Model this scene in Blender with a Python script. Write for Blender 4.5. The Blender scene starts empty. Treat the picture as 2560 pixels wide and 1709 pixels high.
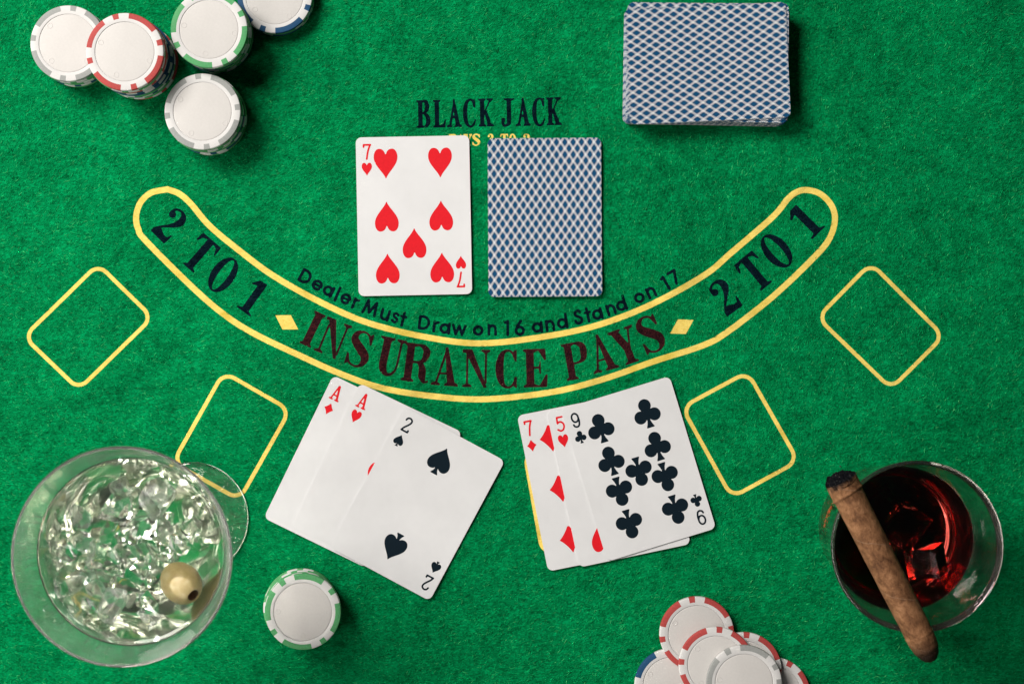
import bpy, bmesh, math, random
import numpy as np
from mathutils import Vector, Matrix, noise as mnoise
from mathutils.bvhtree import BVHTree

random.seed(7)
rng = np.random.default_rng(11)
scene = bpy.context.scene
COL = scene.collection
R = math.radians
MM = 0.001

# ------------------------------------------------------------------ camera, world, light, exposure
CAM_H = 0.95                    # metres above the felt, looking straight down
PPM = 4500.0                    # photo pixels per metre on the felt
cam_data = bpy.data.cameras.new("camera")
cam = bpy.data.objects.new("camera", cam_data)
COL.objects.link(cam)
cam.location = (0, 0, CAM_H)
cam_data.sensor_width = 36.0
cam_data.lens = 36.0 * CAM_H / (2560.0 / PPM)
cam_data.clip_start = 0.01
cam_data.clip_end = 20.0
cam_data.dof.use_dof = True
cam_data.dof.focus_distance = CAM_H - 0.004
cam_data.dof.aperture_fstop = 13.0
scene.camera = cam

world = bpy.data.worlds.new("World")
scene.world = world
world.use_nodes = True
bg = world.node_tree.nodes["Background"]
bg.inputs[0].default_value = (0.80, 0.90, 1.0, 1)
bg.inputs[1].default_value = 0.03


def area(name, loc, target, size, energy, color, size_y=None):
    d = bpy.data.lights.new(name, 'AREA')
    d.shape = 'RECTANGLE' if size_y else 'DISK'
    d.size = size
    if size_y:
        d.size_y = size_y
    d.energy = energy
    d.color = color
    o = bpy.data.objects.new(name, d)
    COL.objects.link(o)
    o.location = loc
    o.rotation_euler = (Vector(target) - Vector(loc)).to_track_quat('-Z', 'Y').to_euler()
    return o


area("key_softbox", (-0.86, 0.74, 1.24), (0, 0, 0), 0.78, 38.4, (1.0, 0.965, 0.91))
# two unseen fill lights added low on the left to brighten glass rims and ice
for nm, loc, pw in (("left_added_fill", (-1.62, 0.00, 0.42), 11.0), ("corner_added_fill", (-1.20, -1.15, 0.42), 12.0)):
    area(nm, loc, (0, 0, 0.12), 1.5, pw, (1.0, 0.97, 0.90), 0.75)

area("added_glint_light", (-1.00, -0.62, 1.50), (-0.1, -0.1, 0.1), 0.42, 4.0, (1.0, 0.98, 0.94))  # extra light added for glints in ice and glass, no real source

scene.view_settings.view_transform = 'Standard'
scene.view_settings.look = 'None'
scene.view_settings.exposure = 0.0
scene.view_settings.gamma = 1.0
scene.render.engine = 'CYCLES'
scene.render.filter_size = 1.2
cy = scene.cycles
cy.use_denoising = True
try:
    cy.denoiser = 'OPENIMAGEDENOISE'
except Exception:
    pass
cy.max_bounces = 28
cy.transmission_bounces = 28
cy.glossy_bounces = 12
cy.diffuse_bounces = 4
cy.transparent_max_bounces = 16
cy.caustics_reflective = True
cy.caustics_refractive = True
cy.blur_glossy = 0.3
cy.sample_clamp_indirect = 0.0


def P(px, py, z=0.0):
    """world point at height z seen at photo pixel (px, py)"""
    s = (CAM_H - z) / CAM_H / PPM
    return Vector(((px - 1280) * s, (854.5 - py) * s, z))


# ------------------------------------------------------------------ small helpers
def link(o, parent=None):
    COL.objects.link(o)
    if parent is not None:
        o.parent = parent
    return o


def mesh(name, verts, faces, mats=(), smooth=False, midx=None):
    m = bpy.data.meshes.new(name)
    m.from_pydata([tuple(v) for v in verts], [], faces)
    for k in mats:
        m.materials.append(k)
    if midx is not None:
        m.polygons.foreach_set("material_index", midx)
    if smooth:
        m.polygons.foreach_set("use_smooth", [True] * len(m.polygons))
    m.update()
    return m


def obj(name, me, parent=None, loc=None, rotz=0.0):
    o = bpy.data.objects.new(name, me)
    link(o, parent)
    if loc is not None:
        o.location = loc
    o.rotation_euler = (0, 0, rotz)
    return o


def tag(o, label=None, cat=None, group=None, kind=None):
    if label:
        o["label"] = label
    if cat:
        o["category"] = cat
    if group:
        o["group"] = group
    if kind:
        o["kind"] = kind
    return o


def thing(name, label, cat, loc, rotz=0.0, group=None):
    o = bpy.data.objects.new(name, None)
    o.empty_display_size = 0.01
    link(o)
    o.location = loc
    o.rotation_euler = (0, 0, rotz)
    return tag(o, label, cat, group)


def mat(name):
    m = bpy.data.materials.new(name)
    m.use_nodes = True
    nt = m.node_tree
    b = nt.nodes["Principled BSDF"]
    return m, nt, b


def node(nt, t, **kw):
    n = nt.nodes.new(t)
    for k, v in kw.items():
        setattr(n, k, v)
    return n


def math_node(nt, op, a, b=None, c=None):
    n = nt.nodes.new('ShaderNodeMath')
    n.operation = op
    for i, v in enumerate((a, b, c)):
        if v is None:
            continue
        if isinstance(v, (int, float)):
            n.inputs[i].default_value = v
        else:
            nt.links.new(v, n.inputs[i])
    return n.outputs[0]


def mix_col(nt, fac, c1, c2):
    n = nt.nodes.new('ShaderNodeMix')
    n.data_type = 'RGBA'
    for sock, v in ((n.inputs['Factor'], fac), (n.inputs[6], c1), (n.inputs[7], c2)):
        if isinstance(v, (int, float)):
            sock.default_value = v
        elif isinstance(v, tuple):
            sock.default_value = (*v, 1) if len(v) == 3 else v
        else:
            nt.links.new(v, sock)
    return n.outputs[2]


def ramp(nt, fac, stops):
    n = nt.nodes.new('ShaderNodeValToRGB')
    cr = n.color_ramp
    while len(cr.elements) < len(stops):
        cr.elements.new(0.5)
    for e, (p, c) in zip(cr.elements, stops):
        e.position = p
        e.color = (*c, 1)
    nt.links.new(fac, n.inputs[0])
    return n.outputs[0]


def noise_tex(nt, vec, scale, detail=2.0, rough=0.5, dist=0.0):
    n = nt.nodes.new('ShaderNodeTexNoise')
    n.inputs['Scale'].default_value = scale
    n.inputs['Detail'].default_value = detail
    n.inputs['Roughness'].default_value = rough
    n.inputs['Distortion'].default_value = dist
    if vec is not None:
        nt.links.new(vec, n.inputs['Vector'])
    return n


def bump(nt, b, height, strength, dist):
    n = nt.nodes.new('ShaderNodeBump')
    n.inputs['Strength'].default_value = strength
    n.inputs['Distance'].default_value = dist
    nt.links.new(height, n.inputs['Height'])
    nt.links.new(n.outputs[0], b.inputs['Normal'])
    return n


# ------------------------------------------------------------------ materials
def folds(nt):
    """soft relief of the cloth, shared by felt, print and nap"""
    geo = node(nt, 'ShaderNodeNewGeometry')
    mp = node(nt, 'ShaderNodeMapping')
    mp.inputs['Rotation'].default_value = (0, 0, R(-35))
    mp.inputs['Scale'].default_value = (0.55, 1.0, 1.0)
    nt.links.new(geo.outputs['Position'], mp.inputs['Vector'])
    n = noise_tex(nt, mp.outputs[0], 26, 2.5, 0.5, 0.6)
    b = node(nt, 'ShaderNodeBump')
    b.inputs['Strength'].default_value = 0.75
    b.inputs['Distance'].default_value = 0.0105
    nt.links.new(n.outputs[0], b.inputs['Height'])
    return b.outputs[0]


def felt_material(name, dark, mid, light, rough=0.95, sheen=0.03, bump_s=0.9, blotch=None):
    m, nt, b = mat(name)
    tc = node(nt, 'ShaderNodeTexCoord')
    mp = node(nt, 'ShaderNodeMapping')
    mp.inputs['Rotation'].default_value = (0, 0, R(-28))
    mp.inputs['Scale'].default_value = (0.45, 1.0, 1.0)
    geo = node(nt, 'ShaderNodeNewGeometry')
    nt.links.new(geo.outputs['Position'], mp.inputs['Vector'])
    n1 = noise_tex(nt, mp.outputs[0], 900, 3.0, 0.65, 0.9)
    n2 = noise_tex(nt, geo.outputs['Position'], 130, 3.0, 0.6, 0.3)
    n3 = noise_tex(nt, geo.outputs['Position'], 14, 2.0, 0.5)
    f = math_node(nt, 'ADD', math_node(nt, 'MULTIPLY', n1.outputs[0], 0.6), math_node(nt, 'MULTIPLY', n2.outputs[0], 0.28))
    f = math_node(nt, 'ADD', f, math_node(nt, 'MULTIPLY', n3.outputs[0], 0.12))
    col = ramp(nt, f, [(0.36, dark), (0.5, mid), (0.66, light)])
    if blotch is not None:
        nb = noise_tex(nt, geo.outputs['Position'], 38, 3.0, 0.6, 0.4)
        k = node(nt, 'ShaderNodeMapRange')
        k.inputs[1].default_value = 0.56
        k.inputs[2].default_value = 0.74
        nt.links.new(nb.outputs[0], k.inputs[0])
        col = mix_col(nt, math_node(nt, 'MULTIPLY', k.outputs[0], 0.75), col, blotch)
    nt.links.new(col, b.inputs['Base Color'])
    b.inputs['Roughness'].default_value = rough
    b.inputs['Specular IOR Level'].default_value = 0.03
    b.inputs['Sheen Weight'].default_value = sheen
    b.inputs['Sheen Roughness'].default_value = 0.4
    b.inputs['Sheen Tint'].default_value = (*light, 1)
    h = math_node(nt, 'ADD', n1.outputs[0], math_node(nt, 'MULTIPLY', n2.outputs[0], 0.8))
    bn = bump(nt, b, h, bump_s, 0.0008)
    nt.links.new(folds(nt), bn.inputs['Normal'])
    return m


FELT_G = ((0.000, 0.080, 0.023), (0.000, 0.200, 0.060), (0.000, 0.360, 0.115))
M_FELT = felt_material("felt_green", *FELT_G)
M_BLACK = felt_material("felt_print_black", (0.001, 0.004, 0.008), (0.002, 0.008, 0.014), (0.005, 0.020, 0.026), sheen=0.0, bump_s=0.6)
M_MAROON = felt_material("felt_print_maroon", (0.008, 0.005, 0.007), (0.030, 0.008, 0.010), (0.066, 0.015, 0.015), sheen=0.0, bump_s=0.6)
M_YELLOW = felt_material("felt_print_yellow", (0.68, 0.48, 0.09), (0.80, 0.59, 0.135), (0.86, 0.67, 0.18), rough=0.7, sheen=0.0, bump_s=0.25,
                         blotch=(0.52, 0.38, 0.03))


def fibre_material(name, stops, rough=0.8, amount=1.0):
    """fibre colour by strand, with clumps of lighter and darker nap"""
    m, nt, b = mat(name)
    geo = node(nt, 'ShaderNodeNewGeometry')
    col = ramp(nt, geo.outputs['Random Per Island'], stops)
    mp = node(nt, 'ShaderNodeMapping')
    mp.inputs['Rotation'].default_value = (0, 0, R(-28))
    mp.inputs['Scale'].default_value = (0.5, 1.0, 1.0)
    nt.links.new(geo.outputs['Position'], mp.inputs['Vector'])
    n1 = noise_tex(nt, mp.outputs[0], 420, 3.0, 0.65, 0.8)
    n2 = noise_tex(nt, geo.outputs['Position'], 55, 3.0, 0.6, 0.4)
    f = math_node(nt, 'ADD', math_node(nt, 'MULTIPLY', n1.outputs[0], 0.6), math_node(nt, 'MULTIPLY', n2.outputs[0], 0.4))
    k = node(nt, 'ShaderNodeMapRange')
    k.inputs[1].default_value = 0.36
    k.inputs[2].default_value = 0.64
    k.inputs[3].default_value = 1.0 - 0.55 * amount
    k.inputs[4].default_value = 1.0 + 0.42 * amount
    nt.links.new(f, k.inputs[0])
    vm = node(nt, 'ShaderNodeVectorMath', operation='SCALE')
    nt.links.new(col, vm.inputs[0])
    nt.links.new(k.outputs[0], vm.inputs['Scale'])
    nt.links.new(vm.outputs[0], b.inputs['Base Color'])
    b.inputs['Roughness'].default_value = rough
    b.inputs['Specular IOR Level'].default_value = 0.02
    nt.links.new(folds(nt), b.inputs['Normal'])
    return m


M_FIB = fibre_material("fibre_green", [(0.0, (0.000, 0.136, 0.037)), (0.55, (0.000, 0.280, 0.080)), (0.93, (0.006, 0.395, 0.122)), (1.0, (0.08, 0.50, 0.17))], amount=1.2)
M_FIBK = fibre_material("fibre_black", [(0.0, (0.001, 0.004, 0.008)), (0.85, (0.004, 0.014, 0.02)), (1.0, (0.005, 0.03, 0.03))])
M_FIBR = fibre_material("fibre_maroon", [(0.0, (0.012, 0.006, 0.008)), (0.6, (0.036, 0.009, 0.010)), (1.0, (0.11, 0.018, 0.018))])


def plastic(name, color, rough=0.62, spec=0.18, bump_k=0.10, speck=0.025):
    m, nt, b = mat(name)
    tc = node(nt, 'ShaderNodeTexCoord')
    n = noise_tex(nt, tc.outputs['Object'], 900, 3, 0.6)
    n2 = noise_tex(nt, tc.outputs['Object'], 60, 3, 0.6)
    f = math_node(nt, 'ADD', math_node(nt, 'MULTIPLY', n.outputs[0], 0.5), math_node(nt, 'MULTIPLY', n2.outputs[0], 0.5))
    lo = tuple(c * (1 - speck * 2) for c in color)
    hi = tuple(min(1, c * (1 + speck)) for c in color)
    nt.links.new(ramp(nt, f, [(0.35, lo), (0.65, hi)]), b.inputs['Base Color'])
    b.inputs['Roughness'].default_value = rough
    b.inputs['Specular IOR Level'].default_value = spec
    bump(nt, b, n.outputs[0], bump_k, 0.0002)
    return m


M_CHIP = plastic("chip_white", (0.59, 0.575, 0.565))
M_INLAY = plastic("chip_inlay", (0.56, 0.535, 0.515), rough=0.58)
M_STRIPE = {
    "red": plastic("stripe_red", (0.40, 0.060, 0.055), speck=0.12),
    "green": plastic("stripe_green", (0.085, 0.32, 0.125), speck=0.12),
    "blue": plastic("stripe_blue", (0.014, 0.065, 0.150), speck=0.12),
    "grey": plastic("stripe_grey", (0.29, 0.295, 0.285), speck=0.08),
}


def card_white():
    m, nt, b = mat("card_white")
    tc = node(nt, 'ShaderNodeTexCoord')
    n = noise_tex(nt, tc.outputs['Object'], 1600, 2, 0.5)
    n2 = noise_tex(nt, tc.outputs['Object'], 45, 3, 0.6)
    nt.links.new(ramp(nt, n2.outputs[0], [(0.35, (0.615, 0.608, 0.612)), (0.65, (0.65, 0.643, 0.647))]), b.inputs['Base Color'])
    b.inputs['Roughness'].default_value = 0.5
    b.inputs['Specular IOR Level'].default_value = 0.3
    bump(nt, b, n.outputs[0], 0.08, 0.0001)
    return m


def card_back():
    m, nt, b = mat("card_back_lattice")
    tc = node(nt, 'ShaderNodeTexCoord')
    sp = node(nt, 'ShaderNodeSeparateXYZ')
    nt.links.new(tc.outputs['Object'], sp.inputs[0])
    x = math_node(nt, 'MULTIPLY', sp.outputs[0], 1 / 0.00463)
    y = math_node(nt, 'MULTIPLY', sp.outputs[1], 1 / 0.00693)
    fa = math_node(nt, 'FRACT', math_node(nt, 'ADD', math_node(nt, 'ADD', x, y), 100.2))
    fb = math_node(nt, 'FRACT', math_node(nt, 'ADD', math_node(nt, 'SUBTRACT', x, y), 100.2))
    W = 0.32
    ina = math_node(nt, 'LESS_THAN', fa, W)
    inb = math_node(nt, 'LESS_THAN', fb, W)
    # thin hatch lines across each band
    def hatch(f):
        s = math_node(nt, 'FRACT', math_node(nt, 'MULTIPLY', math_node(nt, 'SUBTRACT', f, W - 0.03), 3 / (1 - W)))
        s = math_node(nt, 'LESS_THAN', s, 0.48)
        return s
    ha = math_node(nt, 'MULTIPLY', math_node(nt, 'MULTIPLY', ina, math_node(nt, 'SUBTRACT', 1.0, inb)), hatch(fb))
    hb = math_node(nt, 'MULTIPLY', math_node(nt, 'MULTIPLY', inb, math_node(nt, 'SUBTRACT', 1.0, ina)), hatch(fa))
    white = math_node(nt, 'MAXIMUM', ina, inb)
    lines = math_node(nt, 'MAXIMUM', ha, hb)
    n = noise_tex(nt, tc.outputs['Object'], 2500, 2, 0.5)
    blue = ramp(nt, n.outputs[0], [(0.3, (0.002, 0.040, 0.108)), (0.7, (0.008, 0.072, 0.165))])
    col = mix_col(nt, white, blue, (0.61, 0.605, 0.61))
    col = mix_col(nt, math_node(nt, 'MULTIPLY', lines, 0.85), col, (0.025, 0.06, 0.12))
    nt.links.new(col, b.inputs['Base Color'])
    b.inputs['Roughness'].default_value = 0.5
    b.inputs['Specular IOR Level'].default_value = 0.08
    return m


def ink(name, col):
    m, nt, b = mat(name)
    tc = node(nt, 'ShaderNodeTexCoord')
    n = noise_tex(nt, tc.outputs['Object'], 700, 2, 0.5)
    nt.links.new(ramp(nt, n.outputs[0], [(0.3, tuple(c * 0.92 for c in col)), (0.7, col)]), b.inputs['Base Color'])
    b.inputs['Roughness'].default_value = 0.5
    b.inputs['Specular IOR Level'].default_value = 0.08
    return m


M_CARD = card_white()
M_BACK = card_back()
M_RED = ink("ink_red", (0.66, 0.012, 0.020))
M_INK = ink("ink_black", (0.004, 0.011, 0.018))


def glass_mat(name, ior, color=(1, 1, 1), rough=0.0, absorb=None, density=0.0, haze=0.0, haze_scale=90.0, haze_min=0.3, haze_col=(0.93, 0.93, 0.90), above=None):
    """clear dielectric; haze = share of white scattering mixed in to brighten glass and ice"""
    m, nt, b = mat(name)
    nt.nodes.remove(b)
    g = node(nt, 'ShaderNodeBsdfGlass')
    g.inputs['Color'].default_value = (*color, 1)
    g.inputs['Roughness'].default_value = rough
    g.inputs['IOR'].default_value = ior
    out = nt.nodes["Material Output"]
    sh = g.outputs[0]
    if haze > 0:
        d = node(nt, 'ShaderNodeBsdfDiffuse')
        t = node(nt, 'ShaderNodeBsdfTranslucent')
        d.inputs['Color'].default_value = t.inputs['Color'].default_value = (*haze_col, 1)
        mx = node(nt, 'ShaderNodeMixShader')
        mx.inputs[0].default_value = 0.5
        nt.links.new(d.outputs[0], mx.inputs[1])
        nt.links.new(t.outputs[0], mx.inputs[2])
        n = noise_tex(nt, node(nt, 'ShaderNodeTexCoord').outputs['Object'], haze_scale, 3, 0.6, 0.5)
        k = node(nt, 'ShaderNodeMapRange')
        k.inputs[1].default_value = 0.38
        k.inputs[2].default_value = 0.68
        k.inputs[3].default_value = haze * haze_min
        k.inputs[4].default_value = haze
        nt.links.new(n.outputs[0], k.inputs[0])
        m2 = node(nt, 'ShaderNodeMixShader')
        fac = k.outputs[0]
        if above is not None:       # brightening haze kept to the wall above this height
            sx = node(nt, 'ShaderNodeSeparateXYZ')
            nt.links.new(node(nt, 'ShaderNodeTexCoord').outputs['Object'], sx.inputs[0])
            hr = node(nt, 'ShaderNodeMapRange')
            hr.inputs[1].default_value, hr.inputs[2].default_value = above
            hr.inputs[3].default_value = 0.08
            nt.links.new(sx.outputs[2], hr.inputs[0])
            fac = math_node(nt, 'MULTIPLY', fac, hr.outputs[0])
        nt.links.new(fac, m2.inputs[0])
        nt.links.new(g.outputs[0], m2.inputs[1])
        nt.links.new(mx.outputs[0], m2.inputs[2])
        sh = m2.outputs[0]
    nt.links.new(sh, out.inputs['Surface'])
    if absorb is not None:
        v = node(nt, 'ShaderNodeVolumeAbsorption')
        v.inputs['Color'].default_value = (*absorb, 1)
        v.inputs['Density'].default_value = density
        nt.links.new(v.outputs[0], out.inputs['Volume'])
    return m


M_GLASS = glass_mat("clear_glass", 1.5, (0.985, 0.995, 0.985), haze=0.035)
M_BOWL = glass_mat("hazed_glass", 1.5, (0.99, 0.995, 0.985), haze=0.095, haze_scale=55, haze_min=0.55, above=(0.148, 0.156))  # milky haze stands in for bright reflections on rim and wall
M_GIN = glass_mat("clear_drink", 1.34, (1, 1, 1), absorb=(0.96, 0.96, 0.64), density=8.0)
M_ICE = glass_mat("clear_ice", 1.30, (1.0, 1.0, 1.0), haze=0.07, haze_scale=160, haze_min=0.0, haze_col=(0.97, 0.97, 0.93))
M_ICEW = glass_mat("hazed_ice", 1.25, (1.0, 1.0, 1.0), haze=0.38, haze_scale=120, haze_min=0.03, haze_col=(0.98, 0.98, 0.94))  # white haze put in to brighten the ice in place of lit facets
M_TUMBLER = glass_mat("tumbler_glass", 1.5, (0.985, 0.985, 0.97), haze=0.012)
M_WHISKY = glass_mat("dark_whisky", 1.35, (1, 1, 1), absorb=(0.70, 0.085, 0.018), density=72.0)
M_ICE2 = glass_mat("whisky_ice", 1.12, (1.0, 0.97, 0.95))


# ------------------------------------------------------------------ 2-D shapes: signed fields -> flat meshes
def seg_dist(X, Y, ax, ay, bx, by):
    dx, dy = bx - ax, by - ay
    L = dx * dx + dy * dy + 1e-12
    t = np.clip(((X - ax) * dx + (Y - ay) * dy) / L, 0, 1)
    return np.hypot(X - ax - t * dx, Y - ay - t * dy), t


def f_poly(pts):
    def f(X, Y):
        d = np.full(X.shape, 1e9)
        inside = np.zeros(X.shape, bool)
        n = len(pts)
        for i in range(n):
            ax, ay = pts[i]
            bx, by = pts[(i + 1) % n]
            dd, _ = seg_dist(X, Y, ax, ay, bx, by)
            d = np.minimum(d, dd)
            if ay != by:
                c = ((ay > Y) != (by > Y)) & (X < (bx - ax) * (Y - ay) / (by - ay) + ax)
                inside ^= c
        return np.where(inside, -d, d)
    return f


def f_rect(x0, y0, x1, y1):
    return f_poly([(x0, y0), (x1, y0), (x1, y1), (x0, y1)])


def f_ell(cx, cy, rx, ry):
    def f(X, Y):
        k = np.hypot((X - cx) / rx, (Y - cy) / ry)
        g = np.hypot((X - cx) / rx ** 2, (Y - cy) / ry ** 2) + 1e-9
        return k * (k - 1) / g
    return f


def smooth_pts(pts, n=6):
    """Catmull-Rom through points (any dimension)"""
    p = [np.array(q, float) for q in pts]
    p = [2 * p[0] - p[1]] + p + [2 * p[-1] - p[-2]]
    out = []
    for i in range(1, len(p) - 2):
        for k in range(n):
            t = k / n
            out.append(0.5 * (2 * p[i] + (p[i + 1] - p[i - 1]) * t + (2 * p[i - 1] - 5 * p[i] + 4 * p[i + 1] - p[i + 2]) * t * t
                              + (3 * p[i] - p[i - 1] - 3 * p[i + 1] + p[i + 2]) * t ** 3))
    out.append(p[-2])
    return out


def f_brush(pts, curve=True):
    """pts: (x, y, radius); a stroke whose width varies along it"""
    q = smooth_pts(pts) if curve else [np.array(a, float) for a in pts]
    def f(X, Y):
        d = np.full(X.shape, 1e9)
        for a, b in zip(q[:-1], q[1:]):
            dd, t = seg_dist(X, Y, a[0], a[1], b[0], b[1])
            d = np.minimum(d, dd - (a[2] + t * (b[2] - a[2])))
        return d
    return f


def f_line(pts, r, curve=False):
    return f_brush([(x, y, r) for x, y in pts], curve)


def arc_pts(cx, cy, rx, ry, a0, a1, n=20):
    return [(cx + rx * math.cos(R(a0 + (a1 - a0) * i / n)), cy + ry * math.sin(R(a0 + (a1 - a0) * i / n))) for i in range(n + 1)]


def union(*fs):
    def f(X, Y):
        d = fs[0](X, Y)
        for g in fs[1:]:
            d = np.minimum(d, g(X, Y))
        return d
    return f


def minus(a, b):
    return lambda X, Y: np.maximum(a(X, Y), -b(X, Y))


def march(F, xs, ys):
    """F[j, i] < 0 is inside. Returns verts, faces: merged row runs inside, clipped polygons at the edge."""
    ins = F < 0
    full = ins[:-1, :-1] & ins[1:, :-1] & ins[:-1, 1:] & ins[1:, 1:]
    anyi = ins[:-1, :-1] | ins[1:, :-1] | ins[:-1, 1:] | ins[1:, 1:]
    V, FC = [], []
    ny, nx = full.shape
    for j in range(ny):
        i = 0
        row = full[j]
        while i < nx:
            if row[i]:
                k = i
                while k < nx and row[k]:
                    k += 1
                b = len(V)
                V += [(xs[i], ys[j]), (xs[k], ys[j]), (xs[k], ys[j + 1]), (xs[i], ys[j + 1])]
                FC.append((b, b + 1, b + 2, b + 3))
                i = k
            else:
                i += 1
    for j, i in np.argwhere(anyi & ~full):
        c = [(xs[i], ys[j], F[j, i]), (xs[i + 1], ys[j], F[j, i + 1]), (xs[i + 1], ys[j + 1], F[j + 1, i + 1]), (xs[i], ys[j + 1], F[j + 1, i])]
        poly = []
        for a, b in zip(c, c[1:] + c[:1]):
            if a[2] < 0:
                poly.append((a[0], a[1]))
            if (a[2] < 0) != (b[2] < 0):
                t = a[2] / (a[2] - b[2])
                poly.append((a[0] + t * (b[0] - a[0]), a[1] + t * (b[1] - a[1])))
        if len(poly) >= 3:
            b0 = len(V)
            V += poly
            FC.append(tuple(range(b0, b0 + len(poly))))
    return V, FC


def value_noise(X, Y, seed):
    r = np.random.default_rng(seed)
    G = r.random((64, 64))
    xi, yi = np.floor(X).astype(int), np.floor(Y).astype(int)
    fx, fy = X - xi, Y - yi
    fx, fy = fx * fx * (3 - 2 * fx), fy * fy * (3 - 2 * fy)
    g = lambda a, b: G[b % 64, a % 64]
    return (g(xi, yi) * (1 - fx) + g(xi + 1, yi) * fx) * (1 - fy) + (g(xi, yi + 1) * (1 - fx) + g(xi + 1, yi + 1) * fx) * fy - 0.5


def shape_mesh2d(f, x0, y0, x1, y1, step, rag=0.0, seed=0, ragscale=1.0):
    nx = max(6, int(round((x1 - x0) / step)))
    ny = max(6, int(round((y1 - y0) / step)))
    xs = np.linspace(x0, x1, nx + 1)
    ys = np.linspace(y0, y1, ny + 1)
    X, Y = np.meshgrid(xs, ys)
    F = f(X, Y)
    if rag:
        F = F + rag * (value_noise(X * ragscale + seed * 3.7, Y * ragscale, seed) + 0.6 * value_noise(X * ragscale * 2.3, Y * ragscale * 2.3 + seed, seed + 5))
    return march(F, xs, ys)


# ------------------------------------------------------------------ lettering (own glyphs, height 1)
def serif_glyph(ch, st=0.20, th=0.055):
    """fat-face serif letter; st = stem width, th = hairline. Returns field, width"""
    h = th / 2
    def ser(x0, x1, y, xm0=None, xm1=None):
        """slab serif with little brackets at y = 0 or 1"""
        e = th * 0.85
        if y == 0:
            return f_poly([(x0, 0), (x1, 0), (x1, e), (min(x1, (xm1 or x1)) , e * 1.9), (max(x0, (xm0 or x0)), e * 1.9), (x0, e)])
        return f_poly([(x0, 1), (x1, 1), (x1, 1 - e), (min(x1, (xm1 or x1)), 1 - e * 1.9), (max(x0, (xm0 or x0)), 1 - e * 1.9), (x0, 1 - e)])
    b = st / 2
    if ch == 'I':
        return union(f_rect(.06, 0, .06 + st, 1), ser(0, st + .12, 0, .06, .06 + st), ser(0, st + .12, 1, .06, .06 + st)), st + .12
    if ch == 'N':
        return union(f_rect(.10, 0, .10 + th, 1), f_poly([(.04, 1), (.04 + st * 1.1, 1), (.66, .0), (.58, -.02)]), f_rect(.60, 0.1, .60 + th, 1),
                     ser(0, .25, 0, .09, .17), ser(.50, .74, 1, .59, .67), ser(0, .2, 1)), .74
    if ch == 'S':
        k = st / .2
        return union(f_brush([(.53, .78, .03), (.46, .92, h), (.31, .975, h), (.16, .90, .06 * k), (.12, .75, .092 * k), (.21, .62, .11 * k), (.36, .49, .118 * k),
                              (.49, .35, .11 * k), (.505, .20, .085 * k), (.42, .06, .04), (.28, .024, h), (.14, .08, h), (.065, .22, .03)]),
                     f_poly([(.48, .90), (.585, 1.0), (.585, .66), (.53, .68)]), f_poly([(.02, 0), (.02, .34), (.075, .32), (.13, .10)])), .62
    if ch == 'U':
        return union(f_rect(.09, .25, .09 + st, 1), f_rect(.53, .3, .53 + th, 1),
                     f_brush([(.09 + b, .32, b), (.12 + b, .15, b * .92), (.33, .035, .05), (.45, .06, .036), (.535, .18, h), (.53 + h, .32, h)]),
                     ser(0, st + .18, 1, .09, .09 + st), ser(.43, .68, 1, .52, .60)), .68
    if ch in 'RP':
        lo = .52 if ch == 'R' else .44
        parts = [f_rect(.07, 0, .07 + st, 1), ser(0, st + .14, 0, .07, .07 + st), ser(0, st + .2, 1, .07, .07 + st), f_rect(.2, 1 - th, .40, 1),
                 f_brush([(.38, 1 - h, h), (.50, .94, b * .6), (.585, .86, b * .85), (.60, (lo + 1) / 2, b * .95), (.575, lo + .12, b * .8), (.49, lo + .035, b * .45), (.36, lo, h), (.2, lo, h)])]
        if ch == 'R':
            parts.append(f_brush([(.40, .51, h), (.49, .46, b * .7), (.54, .33, b * .95), (.55, .17, b * .95), (.60, .05, b * .5), (.66, .025, h), (.71, .06, h)]))
        return union(*parts), (.74 if ch == 'R' else .72)
    if ch == 'A':
        return union(f_poly([(.09, .01), (.09 + th * 1.1, .01), (.40, .92), (.36, 1.0)]), f_poly([(.32, .97), (.355, 1.01), (.40, 1.01), (.67, 0), (.67 - st * 1.12, 0)]),
                     f_rect(.18, .29, .50, .29 + th * .9), ser(0, .25, 0, .08, .16), ser(.36, .74, 0, .44, .68)), .74
    if ch == 'C':
        k = st / .2
        return union(f_brush([(.53, .76, h), (.46, .91, h), (.34, .97, h), (.22, .90, .055 * k), (.15, .72, .092 * k), (.13, .5, .105 * k), (.15, .28, .092 * k),
                              (.22, .10, .055 * k), (.34, .03, h), (.46, .08, h), (.55, .24, h)]),
                     f_poly([(.46, .92), (.575, 1.0), (.575, .68), (.52, .70)]), f_poly([(.52, .30), (.58, .30), (.58, .0), (.47, .08)])), .60
    if ch == 'E':
        return union(f_rect(.08, 0, .08 + st, 1), ser(0, .4, 0, .08, .08 + st), ser(0, .4, 1, .08, .08 + st), f_rect(.2, 1 - th * .9, .58, 1), f_rect(.2, 0, .6, th * .9), f_rect(.2, .485, .42, .535),
                     f_poly([(.40, .53), (.43, .68), (.46, .68), (.46, .34), (.43, .34), (.40, .49)]),
                     f_poly([(.40, .96), (.58, 1), (.60, .70), (.555, .70)]), f_poly([(.42, .04), (.61, 0), (.63, .33), (.585, .33)])), .63
    if ch == 'Y':
        return union(f_poly([(.05, 1), (.05 + st * 1.1, 1), (.49, .46), (.29, .40)]), f_rect(.29, 0, .29 + st, .47), f_poly([(.56, 1), (.56 + th * 1.05, 1), (.49, .46), (.44, .46)]),
                     ser(0, .36, 1, .05, .28), ser(.48, .72, 1, .56, .63), ser(.20, .58, 0, .29, .29 + st)), .72
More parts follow.
